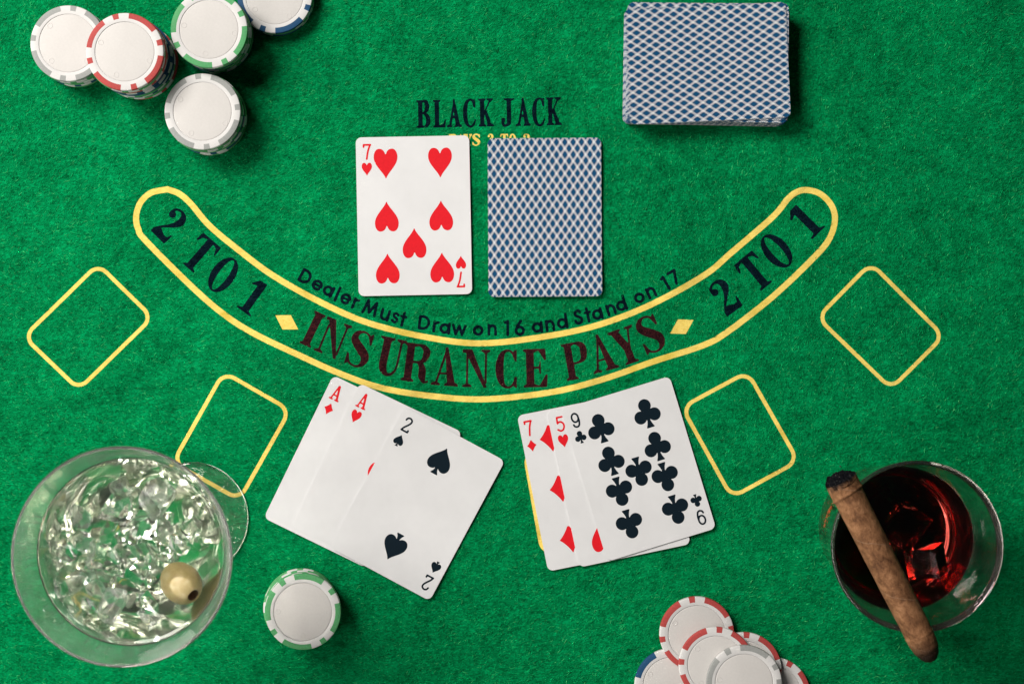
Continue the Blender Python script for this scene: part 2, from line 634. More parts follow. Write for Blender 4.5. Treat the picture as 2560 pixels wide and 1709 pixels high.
    if ch == 'T':
        return union(f_rect(.24, 0, .24 + st, 1), f_rect(.02, .93, .66, 1), f_poly([(0, .72), (.045, .72), (.11, .88), (.24, .935), (.24, 1), (.02, 1)]),
                     f_poly([(.68, .72), (.635, .72), (.57, .88), (.44, .935), (.44, 1), (.66, 1)]), ser(.14, .54, 0, .24, .24 + st)), .68
    if ch == 'O':
        return minus(f_ell(.34, .5, .34, .515), f_ell(.34, .5, .34 - st * .98, .515 - th * .9)), .68
    if ch == '1':
        return union(f_rect(.17, 0, .17 + st, .99), f_poly([(0, .80), (.02, .755), (.15, .82), (.25, .86), (.17 + st, 1.0), (.15, .98)]), ser(.04, .50, 0, .17, .17 + st)), .50
    if ch == '2':
        return union(f_ell(.125, .745, .098, .098), f_brush([(.065, .80, .04), (.11, .92, .035), (.25, .975, .035), (.38, .91, .07), (.43, .76, .095), (.38, .60, .075), (.26, .43, .042),
                                                          (.13, .27, .03), (.05, .12, .03)]),
                     f_poly([(.015, 0), (.015, .12), (.10, .235), (.20, .25), (.34, .175), (.45, .18), (.49, .33), (.535, .33), (.515, 0)])), .54
    # condensed medium letters for the headline
    if ch == 'B':
        return union(f_rect(.07, 0, .07 + st, 1), ser(0, .3, 0, .07, .07 + st), ser(0, .3, 1, .07, .07 + st), f_rect(.1, 1 - th, .28, 1), f_rect(.1, 0, .28, th),
                     f_brush([(.26, 1 - h, h), (.34, .95, b * .75), (.385, .86, b), (.385, .70, b), (.33, .58, b * .7), (.22, .525, h), (.1, .525, h)]),
                     f_brush([(.1, .525, h), (.26, .52, h), (.37, .45, b * .85), (.42, .32, b), (.42, .19, b), (.36, .07, b * .75), (.26, h, h)])), .50
    if ch == 'L':
        return union(f_rect(.06, 0, .06 + st, 1), ser(0, st + .12, 1, .06, .06 + st), ser(0, .40, 0, .06, .06 + st), f_poly([(.2, 0), (.43, 0), (.46, .30), (.42, .30), (.36, .14), (.2, .05)])), .46
    if ch == 'K':
        return union(f_rect(.06, 0, .06 + st, 1), ser(0, st + .12, 1, .06, .06 + st), ser(0, st + .12, 0, .06, .06 + st), f_poly([(.42, 1), (.42 + th * 1.2, 1), (.22, .45), (.16, .40)]),
                     f_poly([(.20, .55), (.28, .62), (.52, .0), (.52 - st * 1.1, .0)]), ser(.30, .54, 1, .40, .48), ser(.30, .56, 0, .36, .52)), .56
    if ch == 'J':
        return union(f_rect(.20, .2, .20 + st, 1), ser(.10, .47, 1, .20, .20 + st), f_brush([(.20 + b, .24, b), (.19 + b, .12, b * .9), (.17, .05, b * .6), (.09, .05, b * .6), (.055, .14, b * .7)]),
                     f_ell(.075, .24, .075, .085)), .47
    if ch == 'c':   # narrow C of the headline
        k = st / .155
        return union(f_brush([(.42, .74, .04), (.38, .90, .04), (.29, .965, .035), (.18, .90, .055 * k), (.12, .73, .07 * k), (.10, .5, .078 * k), (.12, .27, .07 * k), (.18, .10, .055 * k), (.29, .03, .04), (.39, .10, .04), (.455, .26, .025)]),
                     f_poly([(.34, .93), (.46, 1.0), (.46, .66), (.40, .70)])), .47
    if ch == 'a':   # narrow A of the headline
        return union(f_poly([(.07, .01), (.07 + th * 1.5, .01), (.30, .88), (.26, 1.0)]), f_poly([(.22, .95), (.26, 1.02), (.29, 1.02), (.50, 0), (.50 - st * 1.1, 0)]),
                     f_rect(.15, .32, .38, .32 + th * 1.5), ser(0, .19, 0, .06, .16), ser(.28, .55, 0, .34, .5)), .55
    if ch == '3':
        return union(f_ell(.10, .80, .09, .09), f_ell(.10, .22, .09, .09), f_brush([(.08, .84, .05), (.16, .95, .05), (.30, .95, .06), (.40, .84, .10), (.38, .66, .09), (.22, .54, .05)]),
                     f_brush([(.22, .54, .05), (.40, .44, .09), (.44, .26, .10), (.36, .09, .08), (.20, .05, .05), (.08, .14, .05)])), .52
    raise ValueError(ch)


def sans_glyph(ch):
    """geometric one-weight lettering; cap height 1, x-height .74"""
    r = .098
    xh = .74
    def bowl(cx, cy, rr=.335):
        return f_line(arc_pts(cx, cy, rr - r + .03, rr - r + .03, 0, 360, 28), r)
    if ch == 'D':
        return union(f_line([(.09, r), (.09, 1 - r)], r), f_line([(.09, 1 - r), (.30, 1 - r)] + arc_pts(.32, .5, .40, .5 - r, 90, -90, 18) + [(.09, r)], r)), .82
    if ch == 'e':
        return union(f_line(arc_pts(.37, .37, .285, .285, 0, 318, 26), r), f_line([(.09, .37), (.65, .37)], r * .85)), .74
    if ch == 'a':
        return union(bowl(.36, .37), f_line([(.66, .06), (.66, .70)], r)), .78
    if ch == 'l':
        return f_line([(.10, .06), (.10, 1.0)], r), .20
    if ch == 'r':
        return union(f_line([(.10, .06), (.10, .70)], r), f_line([(.10, .45), (.18, .62), (.36, .68)], r, True)), .40
    if ch == 'M':
        return f_line([(.08, .05), (.20, .95), (.50, .16), (.80, .95), (.92, .05)], r), 1.0
    if ch == 'u':
        return union(f_line([(.10, .70), (.10, .34)] + arc_pts(.34, .33, .24, .26, 180, 360, 14) + [(.58, .70)], r), f_line([(.58, .06), (.58, .70)], r)), .68
    if ch == 's':
        return f_line([(.42, .60), (.28, .68), (.13, .60), (.16, .45), (.36, .34), (.42, .18), (.27, .07), (.09, .16)], r * .95, True), .52
    if ch == 't':
        return union(f_line([(.20, .05), (.20, .95)], r), f_line([(.04, .68), (.38, .68)], r * .85)), .42
    if ch == 'w':
        return f_line([(.06, .70), (.26, .07), (.48, .66), (.70, .07), (.90, .70)], r * .95), .96
    if ch == 'o':
        return bowl(.37, .37), .74
    if ch == 'n':
        return union(f_line([(.10, .06), (.10, .70)], r), f_line([(.10, .40)] + arc_pts(.33, .41, .23, .26, 180, 0, 14) + [(.56, .06)], r)), .66
    if ch == 'd':
        return union(bowl(.36, .37), f_line([(.66, .06), (.66, 1.0)], r)), .76
    if ch == 'S':
        return f_line([(.50, .80), (.40, .92), (.25, .92), (.13, .80), (.17, .62), (.36, .50), (.50, .34), (.46, .15), (.29, .07), (.13, .13), (.07, .27)], r, True), .60
    if ch == '1':
        return union(f_line([(.22, .05), (.22, .97)], r), f_line([(.05, .88), (.22, .95)], r)), .32
    if ch == '6':
        return union(f_line(arc_pts(.34, .32, .26, .255, 0, 360, 24), r), f_line([(.12, .46), (.25, .72), (.44, .98)], r, True)), .68
    if ch == '7':
        return f_line([(.04, .92), (.54, .92), (.22, .05)], r), .58
    raise ValueError(ch)


# ------------------------------------------------------------------ the felt
def felt_h(x, y):
    """gentle waves of the cloth, metres"""
    x = np.asarray(x, float)
    y = np.asarray(y, float)
    a = np.sin(31 * x - 47 * y + 1.2 * np.sin(13 * y + 1.0) + 0.7) * np.sin(11 * x + 17 * y + 0.4)
    b = np.sin(58 * x + 23 * y + 1.7 * np.sin(19 * x) + 2.0) * np.sin(9 * x - 21 * y + 1.1)
    c = np.sin(95 * x + 61 * y + 2.0 * np.sin(23 * y + 0.3)) * np.sin(37 * x - 19 * y)
    d = np.sin(-70 * x + 120 * y + 1.5 * np.sin(17 * x + 2.0)) * np.sin(21 * x + 15 * y + 2.6)
    return 0.00040 * a + 0.00030 * b + 0.00016 * c + 0.00014 * d - 0.00030


FX, FY, CELL = 0.75, 0.60, 0.005
gx = np.arange(-FX, FX + 1e-9, CELL)
gy = np.arange(-FY, FY + 1e-9, CELL)
GX, GY = np.meshgrid(gx, gy)
GZ = felt_h(GX, GY)
nxg, nyg = len(gx), len(gy)
fv = np.column_stack([GX.ravel(), GY.ravel(), GZ.ravel()])
ff = [(j * nxg + i, j * nxg + i + 1, (j + 1) * nxg + i + 1, (j + 1) * nxg + i) for j in range(nyg - 1) for i in range(nxg - 1)]
felt = obj("table_felt", mesh("table_felt", fv, ff, [M_FELT], smooth=True))
tag(felt, "green felt blackjack layout with yellow lines and dark lettering covering the table", "table felt", kind="structure")

prints = []        # (verts, faces, kind) for rooting the fibres


def lay(name, V2, F2, m, kind, lift=0.00006, label=None):
    V2 = np.array(V2)
    z = felt_h(V2[:, 0], V2[:, 1]) + lift
    v3 = np.column_stack([V2, z])
    o = obj(name, mesh(name, v3, F2, [m], smooth=True), felt)
    if label:
        o["label"] = label
    prints.append((v3, F2, kind))
    return o


seed_count = [0]


def put_glyph(name, fw, cx, cy, ang, hpx, wpx, m, kind, rag=0.05):
    """glyph centred at photo pixel (cx, cy), turned ang degrees clockwise, hpx high and wpx wide (photo px)"""
    f, w = fw
    hm = hpx / PPM
    wm = wpx / PPM
    seed_count[0] += 1
    sd = seed_count[0]
    V, FC = shape_mesh2d(f, -.06, -.06, w + .06, 1.06, 1 / 44 if hpx > 50 else 1 / 26, rag=rag * 0.0045 / hm * 0.1, seed=sd, ragscale=hm / 0.0009)
    V = np.array(V)
    lx = (V[:, 0] / w - .5) * wm
    ly = (V[:, 1] - .5) * hm
    c, s = math.cos(R(-ang)), math.sin(R(-ang))
    p = P(cx, cy)
    W = np.column_stack([p.x + lx * c - ly * s, p.y + lx * s + ly * c])
    return lay(name, W, FC, m, kind)


Z1 = 3.915
# INSURANCE PAYS: crop offset, centre, angle, height, width in crop pixels
INS = [('I', 700, 319, 715, 25.5, 350, 122), ('N', 700, 519, 803, 22.5, 358, 262), ('S', 700, 778, 908, 16, 362, 232), ('U', 700, 1078, 985, 12.5, 372, 256),
       ('R', 700, 1338, 1045, 7.5, 375, 272), ('A', 700, 1622, 1080, 4.5, 375, 266), ('N', 700, 1920, 1098, 1, 368, 270), ('C', 1200, 255, 1103, 0, 385, 226),
       ('E', 1200, 541, 1095, -1.5, 374, 238), ('P', 1200, 944, 1022, -10, 362, 250), ('A', 1200, 1190, 945, -15.5, 366, 262), ('Y', 1200, 1424, 880, -19.5, 358, 258), ('S', 1200, 1667, 763, -23.5, 372, 234)]
for ch, ox, cx, cyy, ang, hh, ww in INS:
    put_glyph("letter", serif_glyph(ch), ox + cx / Z1, 640 + cyy / Z1, ang, hh / Z1, ww / Z1, M_MAROON, 'r')
TWO_L = [('2', 490, 474, 45, 352, 200), ('T', 782, 763, 41, 362, 248), ('O', 1007, 966, 36, 372, 232), ('1', 1304, 1180, 35.5, 352, 182)]
TWO_R = [('2', 830, 1177, -36, 352, 205), ('T', 1123, 940, -40, 364, 248), ('O', 1338, 733, -42, 372, 236), ('1', 1617, 438, -45, 354, 198)]
for ox, L in ((300, TWO_L), (1600, TWO_R)):
    for ch, cx, cyy, ang, hh, ww in L:
        put_glyph("letter" if ch in 'TO' else "digit", serif_glyph(ch, .205), ox + cx / Z1, 440 + cyy / Z1, ang, hh / Z1, ww / Z1, M_BLACK, 'k')
# headline
Z2 = 5.463
HEAD = [('B', 220, 412, 165, 546), ('L', 450, 628, 160, 541), ('a', 637, 843, 153, 536), ('c', 848, 1034, 146, 540), ('K', 1070, 1280, 145, 528),
        ('J', 1380, 1562, 142, 532), ('a', 1575, 1787, 138, 520), ('c', 1795, 1977, 131, 524), ('K', 2000, 2207, 128, 508)]
for ch, x0, x1, y0, y1 in HEAD:
    put_glyph("letter", serif_glyph(ch, .155, .06), 1000 + (x0 + x1) / 2 / Z2, 220 + (y0 + y1) / 2 / Z2, -1.1, (y1 - y0) / Z2, (x1 - x0) / Z2, M_BLACK, 'k')
PAYS = [('P', 665, 775), ('A', 780, 880), ('Y', 868, 985), ('S', 985, 1096), ('3', 1198, 1278), ('T', 1370, 1478), ('O', 1488, 1586), ('2', 1682, 1775)]
for ch, x0, x1 in PAYS:
    put_glyph("letter" if ch.isalpha() else "digit", serif_glyph(ch, .22, .12), 1000 + (x0 + x1) / 2 / Z2, 220 + 708 / Z2 - (x0 - 985) * .004 / Z2, -.6, 156 / Z2, (x1 - x0) / Z2, M_YELLOW, 'y', rag=.05)
# Dealer Must Draw on 16 and Stand on 17 : char, crop x offset, bottom-left x, y, angle
CH = 143.0
RULE = [('D', 700, 163, 236, 29), ('e', 700, 292, 306, 28), ('a', 700, 400, 363, 26.5), ('l', 700, 519, 434, 23.5), ('e', 700, 574, 448, 22), ('r', 700, 690, 505, 21),
        ('M', 700, 795, 550, 19.5), ('u', 700, 965, 612, 17), ('s', 700, 1078, 645, 15), ('t', 700, 1160, 680, 13),
        ('D', 700, 1345, 715, 7), ('r', 700, 1488, 740, 6.5), ('a', 700, 1555, 755, 5.5), ('w', 700, 1680, 772, 4), ('o', 700, 1885, 779, 1.5), ('n', 700, 2030, 775, 0),
        ('1', 1200, 240, 776, 0), ('6', 1200, 342, 776, -2), ('a', 1200, 512, 755, -5), ('n', 1200, 645, 738, -7), ('d', 1200, 762, 718, -9), ('S', 1200, 935, 675, -13),
        ('t', 1200, 1042, 652, -13), ('a', 1200, 1112, 636, -16), ('n', 1200, 1253, 590, -18), ('d', 1200, 1350, 553, -19), ('o', 1200, 1530, 477, -22), ('n', 1200, 1655, 425, -25),
        ('1', 1200, 1830, 340, -30), ('7', 1200, 1900, 290, -31)]
for ch, ox, bx, by, ang in RULE:
    g = sans_glyph(ch)
    w = g[1] * CH
    u = (math.cos(R(ang)), math.sin(R(ang)))
    d = (math.sin(R(ang)), -math.cos(R(ang)))
    cx = bx + u[0] * w / 2 + d[0] * CH / 2
    cyy = by + u[1] * w / 2 + d[1] * CH / 2
    put_glyph("letter" if ch.isalpha() else "digit", g, ox + cx / Z1, 640 + cyy / Z1, ang, CH / Z1, w / Z1, M_BLACK, 'k', rag=.05)


def ribbon(pts, wpx, m, name, label=None, seed=0, jit=0.22):
    """closed printed line of wpx photo pixels width through photo points"""
    r = random.Random(seed)
    n = len(pts)
    V, FC = [], []
    for i in range(n):
        a = np.array(pts[i - 1])
        b = np.array(pts[(i + 1) % n])
        t = (b - a) / np.linalg.norm(b - a)
        nn = np.array((-t[1], t[0]))
        p = np.array(pts[i])
        for k, sgn in enumerate((-1, 0, 1)):
            q = p + nn * (sgn * wpx / 2 + (r.uniform(-jit, jit) if sgn else 0))
            w = P(q[0], q[1])
            V.append((w.x, w.y))
    for i in range(n):
        j = (i + 1) % n
        FC += [(3 * i + 1, 3 * j + 1, 3 * j, 3 * i), (3 * i + 2, 3 * j + 2, 3 * j + 1, 3 * i + 1)]
    return lay(name, V, FC, m, 'y', lift=0.0001, label=label)


def resample(pts, step):
    """closed polyline resampled at equal steps"""
    p = [np.array(q, float) for q in pts]
    p.append(p[0])
    d = [0]
    for a, b in zip(p[:-1], p[1:]):
        d.append(d[-1] + np.linalg.norm(b - a))
    n = int(d[-1] / step)
    t = np.linspace(0, d[-1], n, endpoint=False)
    xs = np.interp(t, d, [q[0] for q in p])
    ys = np.interp(t, d, [q[1] for q in p])
    return list(zip(xs, ys))


UP = [(418.8, 473.2), (449, 485), (478.8, 511.5), (522, 562.6), (588.6, 618.8), (683, 689), (810.9, 760), (929.9, 809.9), (1083, 845.6), (1213, 857.6), (1378.8, 838),
      (1506.5, 808.6), (1634.2, 758), (1762, 687), (1829.9, 630.3), (1932, 542), (1968, 499), (1990, 481), (2015, 475)]
DOWN = [(2049, 484), (2078, 513), (2087, 549.8), (2073, 597), (2034.2, 644.3), (1932, 741.4), (1817, 830.8), (1762, 858), (1634.2, 903), (1506.5, 947.8), (1378.8, 979.7), (1213, 997.4), (1083, 990),
        (955.4, 969.5), (853, 934.5), (751, 889), (632, 832), (555.4, 782.3), (478.8, 715.9), (363.9, 601), (346, 573), (340.4, 547.3), (344.5, 522), (356, 500), (380, 481)]
DOWN[7] = (1755, 864)
loop = [tuple(q) for q in smooth_pts(UP + DOWN + UP[:1], 8)][:-1]
ribbon(resample(loop, 4.0), 15.0, M_YELLOW, "insurance_line", seed=1, label="long curved yellow outline around the insurance lettering")


def box(corners, ox, oy, rad, seed, label):
    c = [np.array((ox + x / Z1, oy + y / Z1)) for x, y in corners]
    r = rad / Z1
    pts = []
    for i in range(4):
        a, b, d = c[i - 1], c[i], c[(i + 1) % 4]
        u = (a - b) / np.linalg.norm(a - b)
        v = (d - b) / np.linalg.norm(d - b)
        ang = math.acos(float(np.dot(u, v)))
        t = r / math.tan(ang / 2)
        cen = b + (u + v) / np.linalg.norm(u + v) * r / math.sin(ang / 2)
        p0, p1 = b + u * t, b + v * t
        a0 = math.atan2(*(p0 - cen)[::-1])
        a1 = math.atan2(*(p1 - cen)[::-1])
        da = (a1 - a0 + math.pi) % (2 * math.pi) - math.pi
        for k in range(9):
            an = a0 + da * k / 8
            pts.append(cen + r * np.array((math.cos(an), math.sin(an))))
    ribbon(resample(pts, 3.5), 9.9, M_YELLOW, "betting_box", seed=seed, label=label)


box([(961, 80), (1489.6, 600.7), (768.3, 1303), (232, 788.6)], 0, 640, 113, 2, "leftmost tilted yellow betting box on the felt")
box([(624, 116), (1272, 487), (776, 1363.6), (128.3, 997.6)], 400, 900, 118, 3, "yellow betting box partly under the martini glass")
box([(567.3, 460), (1208, 116), (1704, 985), (1055.8, 1341.8)], 1560, 900, 118, 4, "yellow betting box beside the nine of clubs")
box([(1084.8, 70), (1797.5, 782.5), (1283.7, 1296), (563.6, 601.5)], 1900, 640, 115, 5, "rightmost tilted yellow betting box on the felt")
# the fifth box is covered by the right hand of cards but for its left edge
box([((x - 1280) * Z1, (y - 900) * Z1) for x, y in ((1311.5, 1132), (1494, 1100), (1539.5, 1352), (1356.5, 1384))], 1280, 900, 118, 6, "yellow betting box almost hidden under the nine of clubs hand")
for ox, q in ((300, [(1520, 1362), (1672, 1360), (1745, 1500), (1590, 1500)]), (1600, [(372, 1402), (525, 1407), (450, 1545), (295, 1540)])):
    w = [P(ox + x / Z1, 440 + y / Z1) for x, y in q]
    lay("diamond_mark", [(p.x, p.y) for p in w], [(3, 2, 1, 0)], M_YELLOW, 'y', lift=0.0001)

# ------------------------------------------------------------------ poker chips
CR, CT = 20.6 * MM, 3.3 * MM


def lathe(profile, seg, name, mats, smooth=True, closed=False):
    V, FC = [], []
    idx = []
    for r, z in profile:
        if r < 1e-9:
            idx.append([len(V)])
            V.append((0, 0, z))
        else:
            idx.append(list(range(len(V), len(V) + seg)))
            V += [(r * math.cos(2 * math.pi * k / seg), r * math.sin(2 * math.pi * k / seg), z) for k in range(seg)]
    rings = idx + ([idx[0]] if closed else [])
    for a, b in zip(rings[:-1], rings[1:]):
        for k in range(seg):
            k2 = (k + 1) % seg
            if len(a) == 1 and len(b) == 1:
                continue
            if len(a) == 1:
                FC.append((a[0], b[k2], b[k]))
            elif len(b) == 1:
                FC.append((a[k], a[k2], b[0]))
            else:
                FC.append((a[k], a[k2], b[k2], b[k]))
    return mesh(name, V, FC, mats, smooth)


def auto_smooth(me, deg=35):
    try:
        me.set_sharp_from_angle(angle=R(deg))
    except Exception:
        pass


rI = 0.775 * CR
chip_body = lathe([(0, 0.0), (CR - 0.5 * MM, 0), (CR - .15 * MM, .12 * MM), (CR, .5 * MM), (CR, CT - .5 * MM), (CR - .15 * MM, CT - .12 * MM), (CR - .5 * MM, CT), (rI + .30 * MM, CT),
                   (rI + .08 * MM, CT - .06 * MM), (rI, CT - .45 * MM), (rI - .4 * MM, CT - .45 * MM), (0, CT - .45 * MM)], 96, "chip_body", [M_CHIP])
auto_smooth(chip_body, 50)


def make_inlay():
    prof = [(0, CT - .16 * MM), (rI - .75 * MM, CT - .16 * MM), (rI - .45 * MM, CT - .2 * MM), (rI - .25 * MM, CT - .40 * MM), (rI - .25 * MM, CT - .44 * MM)][::-1]
    me = lathe(prof, 96, "chip_inlay", [M_INLAY])
    bm = bmesh.new()
    bm.from_mesh(me)
    # three small round moulding marks near the rim of the inlay
    for a, rr in ((100, .86), (190, .83), (280, .86)):
        cx, cyy = rI * rr * math.cos(R(a)), rI * rr * math.sin(R(a))
        for r0, r1, z0, z1 in ((1.55, 1.42, 0.01, .10), (1.42, 1.28, .10, .10), (1.28, 1.15, .10, .012)):
            ring = []
            for k in range(20):
                t = 2 * math.pi * k / 20
                ring.append((bm.verts.new((cx + r0 * MM * math.cos(t), cyy + r0 * MM * math.sin(t), CT - .16 * MM + z0 * MM)),
                             bm.verts.new((cx + r1 * MM * math.cos(t), cyy + r1 * MM * math.sin(t), CT - .16 * MM + z1 * MM))))
            for k in range(20):
                p, q = ring[k], ring[(k + 1) % 20]
                bm.faces.new((p[0], q[0], q[1], p[1]))
    bm.to_mesh(me)
    bm.free()
    me.polygons.foreach_set("use_smooth", [True] * len(me.polygons))
    auto_smooth(me, 40)
    return me


chip_inlay = make_inlay()


def make_stripe(span, color, name):
    e = .035 * MM
    prof = [(.858 * CR, CT - .6 * MM), (.858 * CR, CT + e * .7), (CR - .5 * MM, CT + e * .7), (CR - .13 * MM, CT - .10 * MM), (CR + e, CT - .5 * MM), (CR + e, .5 * MM), (CR - .13 * MM, .10 * MM), (CR - .5 * MM, .03 * MM),
            (CR - .8 * MM, .6 * MM)]
    n = max(3, int(span / 4))
    V, FC = [], []
    k = len(prof)
    for i in range(n + 1):
        a = R(-span / 2 + span * i / n)
        V += [(r * math.cos(a), r * math.sin(a), z) for r, z in prof]
    for i in range(n):
        for j in range(k):
            j2 = (j + 1) % k
            FC.append((i * k + j, i * k + j2, (i + 1) * k + j2, (i + 1) * k + j)[::-1])
    FC.append(tuple(range(k)))
    FC.append(tuple(range(n * k, n * k + k))[::-1])
    me = mesh(name, V, FC, [M_STRIPE[color]], True)
    bm = bmesh.new()
    bm.from_mesh(me)
    bmesh.ops.recalc_face_normals(bm, faces=bm.faces)
    bm.to_mesh(me)
    bm.free()
    auto_smooth(me, 30)
    return me


STRIPES = {c: (make_stripe(48, c, "long_stripe_" + c), make_stripe(9.5, c, "short_stripe_" + c)) for c in M_STRIPE}


def chip(color, loc, rot_cw, label, group, tilt=None):
    """rot_cw: clockwise angle from photo-up of one long stripe's middle"""
    t = thing("poker_chip", label, "poker chip", loc, R(90 - rot_cw), group)
    if tilt:
        ax, deg = tilt
        q = Matrix.Rotation(R(deg), 4, Vector((ax[0], ax[1], 0))) @ Matrix.Rotation(R(90 - rot_cw), 4, 'Z')
        t.rotation_euler = q.to_euler()
    obj("body", chip_body, t)
    obj("inlay", chip_inlay, t)
    for k in range(4):
        obj("edge_stripe", STRIPES[color][0], t, (0, 0, 0), R(90 * k))
        obj("edge_stripe", STRIPES[color][1], t, (0, 0, 0), R(90 * k + 45))
    return t


PITCH = 3.36 * MM
ORD = ["bottom", "second from bottom", "third from bottom", "fourth from bottom", "fifth from bottom", "sixth from bottom", "seventh from bottom", "eighth from bottom",
       "ninth from bottom", "tenth from bottom", "eleventh from bottom", "twelfth from bottom", "thirteenth from bottom"]


def stack(colors, top_px, lean, top_rot, where, top_label, group, seed, jit=0.35):
    """colors from bottom to top; lean = offset of the bottom chip from the top one (world mm)"""
    n = len(colors)
    r = random.Random(seed)
    ztop = n * PITCH
    c = P(top_px[0], top_px[1], ztop)
    for i, col in enumerate(colors):
        f = 1 - i / max(1, n - 1)
        dx = lean[0] * MM * f + (0 if i == n - 1 else r.uniform(-jit, jit) * MM)
        dy = lean[1] * MM * f + (0 if i == n - 1 else r.uniform(-jit, jit) * MM)
        rot = top_rot if i == n - 1 else r.uniform(0, 90)
        lab = top_label if i == n - 1 else f"{col} and white chip {ORD[i]} in {where}"
        chip(col, (c.x + dx, c.y + dy, 0.0007 + i * PITCH), rot, lab, group)


GRP = "poker chips in stacks on the felt"
stack(["green", "blue", "green", "green", "green", "grey"], (171, 109), (0.4, -.6), 53.5, "the leftmost stack at upper left",
      "grey and white chip on top of the leftmost stack", GRP, 1)
stack(["red", "green", "green", "blue", "green", "blue", "blue", "blue", "red", "red", "green", "red"], (312.5, 130), (-.4, .3), 30.4, "the tall stack topped by a red chip",
      "red and white chip on top of the tallest stack", GRP, 2, 0.6)
stack(["blue", "green", "blue", "blue", "green", "blue", "green", "green", "green"], (523, 74.3), (-1.0, 1.4), 19, "the tall stack topped by a green chip",
      "green and white chip on top of the tall upper stack", GRP, 3, 0.5)
stack(["green", "blue", "green", "blue", "green", "green", "grey"], (506.6, 279.3), (.3, -.2), 38, "the stack below the green topped one",
      "grey and white chip on top of the stack nearest the table centre", GRP, 4, 0.5)
stack(["blue", "green", "blue"], (687, -10), (0, 0), 65, "the stack cut off by the top edge", "blue and white chip on top of the stack cut by the top edge", GRP, 5, 0.3)
stack(["green", "green", "green", "green", "green", "green"], (757.5, 1528), (-3.4, .2), 10, "the lone stack below the two of spades",
      "green and white chip on top of the lone stack below the cards", GRP, 6, 0.5)
G2 = "loose poker chips spread at the bottom edge"
Z0 = 0.0007


def loose(color, px, z, rot, label, tilt=None):
    p = P(px[0], px[1], z + CT)
    chip(color, (p.x, p.y, z), rot, label, G2, tilt)


loose("blue", (1679.5, 1713.5), Z0, 38, "blue and white chip at the left of the loose spread")
loose("red", (1933, 1735.6), Z0, 73, "red and white chip at the right end of the loose spread")
loose("red", (1861, 1673.6), Z0 + PITCH, 48.6, "red and white chip half hidden behind the grey loose chip")
loose("red", (1741.9, 1582.8), Z0 + PITCH * .72, 36.5, "red and white chip reaching highest up the felt in the loose spread", ((-.9, -.43), -4.0))
loose("red", (1791, 1660.8), Z0 + 2.15 * PITCH, 50, "red and white chip in the middle of the loose spread")
loose("grey", (1860.6, 1706.4), Z0 + 3.2 * PITCH, 17.5, "grey and white chip lying topmost on the loose spread")

# ------------------------------------------------------------------ playing cards
CW, CHT, CTH, CRAD = 63 * MM, 88 * MM, 0.30 * MM, 3.2 * MM


def card_halfwidth(y):
    d = CHT / 2 - abs(y)
    if d >= CRAD:
        return CW / 2
    d = max(d, 0)
    return CW / 2 - CRAD + math.sqrt(max(0, CRAD ** 2 - (CRAD - d) ** 2))


def card_mesh(name, zf, top_mat, bot_mat, nx=20):
    ys = []
    k = 7
    for i in range(k):
        a = math.pi / 2 * i / k
        ys.append(CHT / 2 - CRAD * (1 - math.sin(a)))
    ys = sorted([CHT / 2 - CRAD + CRAD * math.sin(math.pi / 2 * i / k) for i in range(k + 1)])
    core = list(np.linspace(-(CHT / 2 - CRAD), CHT / 2 - CRAD, 2 * nx + 1))[1:-1]
    rows = [-y for y in ys[::-1]] + core + ys
    V, FC, MI = [], [], []
    n = nx + 1
    for side in (0, 1):
        for y in rows:
            hw = card_halfwidth(y)
            for i in range(n):
                x = -hw + 2 * hw * i / nx
                V.append((x, y, zf(x, y) + (CTH if side else 0)))
    NR = len(rows)
    for side in (0, 1):
        o = side * NR * n
        for j in range(NR - 1):
            for i in range(nx):
                q = (o + j * n + i, o + j * n + i + 1, o + (j + 1) * n + i + 1, o + (j + 1) * n + i)
                FC.append(q if side else q[::-1])
                MI.append(1 if side == 0 else 0)
    o = NR * n
    def wall(a, b):
        FC.append((a, b, b + o, a + o))
        MI.append(2)
    for j in range(NR - 1):
        wall(j * n + nx, (j + 1) * n + nx)
        wall((j + 1) * n, j * n)
    for i in range(nx):
        wall(i, i + 1)
        wall((NR - 1) * n + i + 1, (NR - 1) * n + i)
    me = mesh(name, V, FC, [top_mat, bot_mat, M_CARD], True, MI)
    auto_smooth(me, 40)
    return me


def bez(p0, p1, p2, p3, n=10):
    return [tuple((1 - t) ** 3 * np.array(p0) + 3 * (1 - t) ** 2 * t * np.array(p1) + 3 * (1 - t) * t * t * np.array(p2) + t ** 3 * np.array(p3)) for t in [i / n for i in range(n)]]


def mirror(half):
    return half + [(-x, y) for x, y in half[::-1]]


heart_half = bez((0, -.5), (.07, -.28), (.5, -.06), (.5, .22)) + bez((.5, .22), (.5, .40), (.39, .5), (.27, .5), 8) + bez((.27, .5), (.13, .5), (.03, .42), (.018, .30), 6) + [(.0, .29)]
F_HEART = f_poly(mirror(heart_half))
F_DIA = f_poly(mirror(bez((0, -.5), (.10, -.32), (.33, -.08), (.5, 0), 8) + bez((.5, 0), (.33, .08), (.10, .32), (0, .5), 8)))
sp_half = [(0, .5)] + bez((.0, .5), (.06, .30), (.5, .12), (.5, -.14))[1:] + bez((.5, -.14), (.5, -.28), (.39, -.36), (.28, -.36), 8) + bez((.28, -.36), (.15, -.36), (.045, -.30), (.03, -.19), 6) + [(.03, -.19)]
F_SPADE = union(f_poly(mirror(sp_half)), f_poly([(-.03, -.15), (.03, -.15), (.05, -.28), (.10, -.40), (.18, -.5), (-.18, -.5), (-.10, -.40), (-.05, -.28)]))
F_CLUB = union(f_ell(0, .275, .235, .222), f_ell(-.265, -.09, .235, .222), f_ell(.265, -.09, .235, .222), f_rect(-.10, -.12, .10, .1),
               f_poly([(-.035, -.02), (.035, -.02), (.05, -.22), (.09, -.36), (.16, -.5), (-.16, -.5), (-.09, -.36), (-.05, -.22)]))
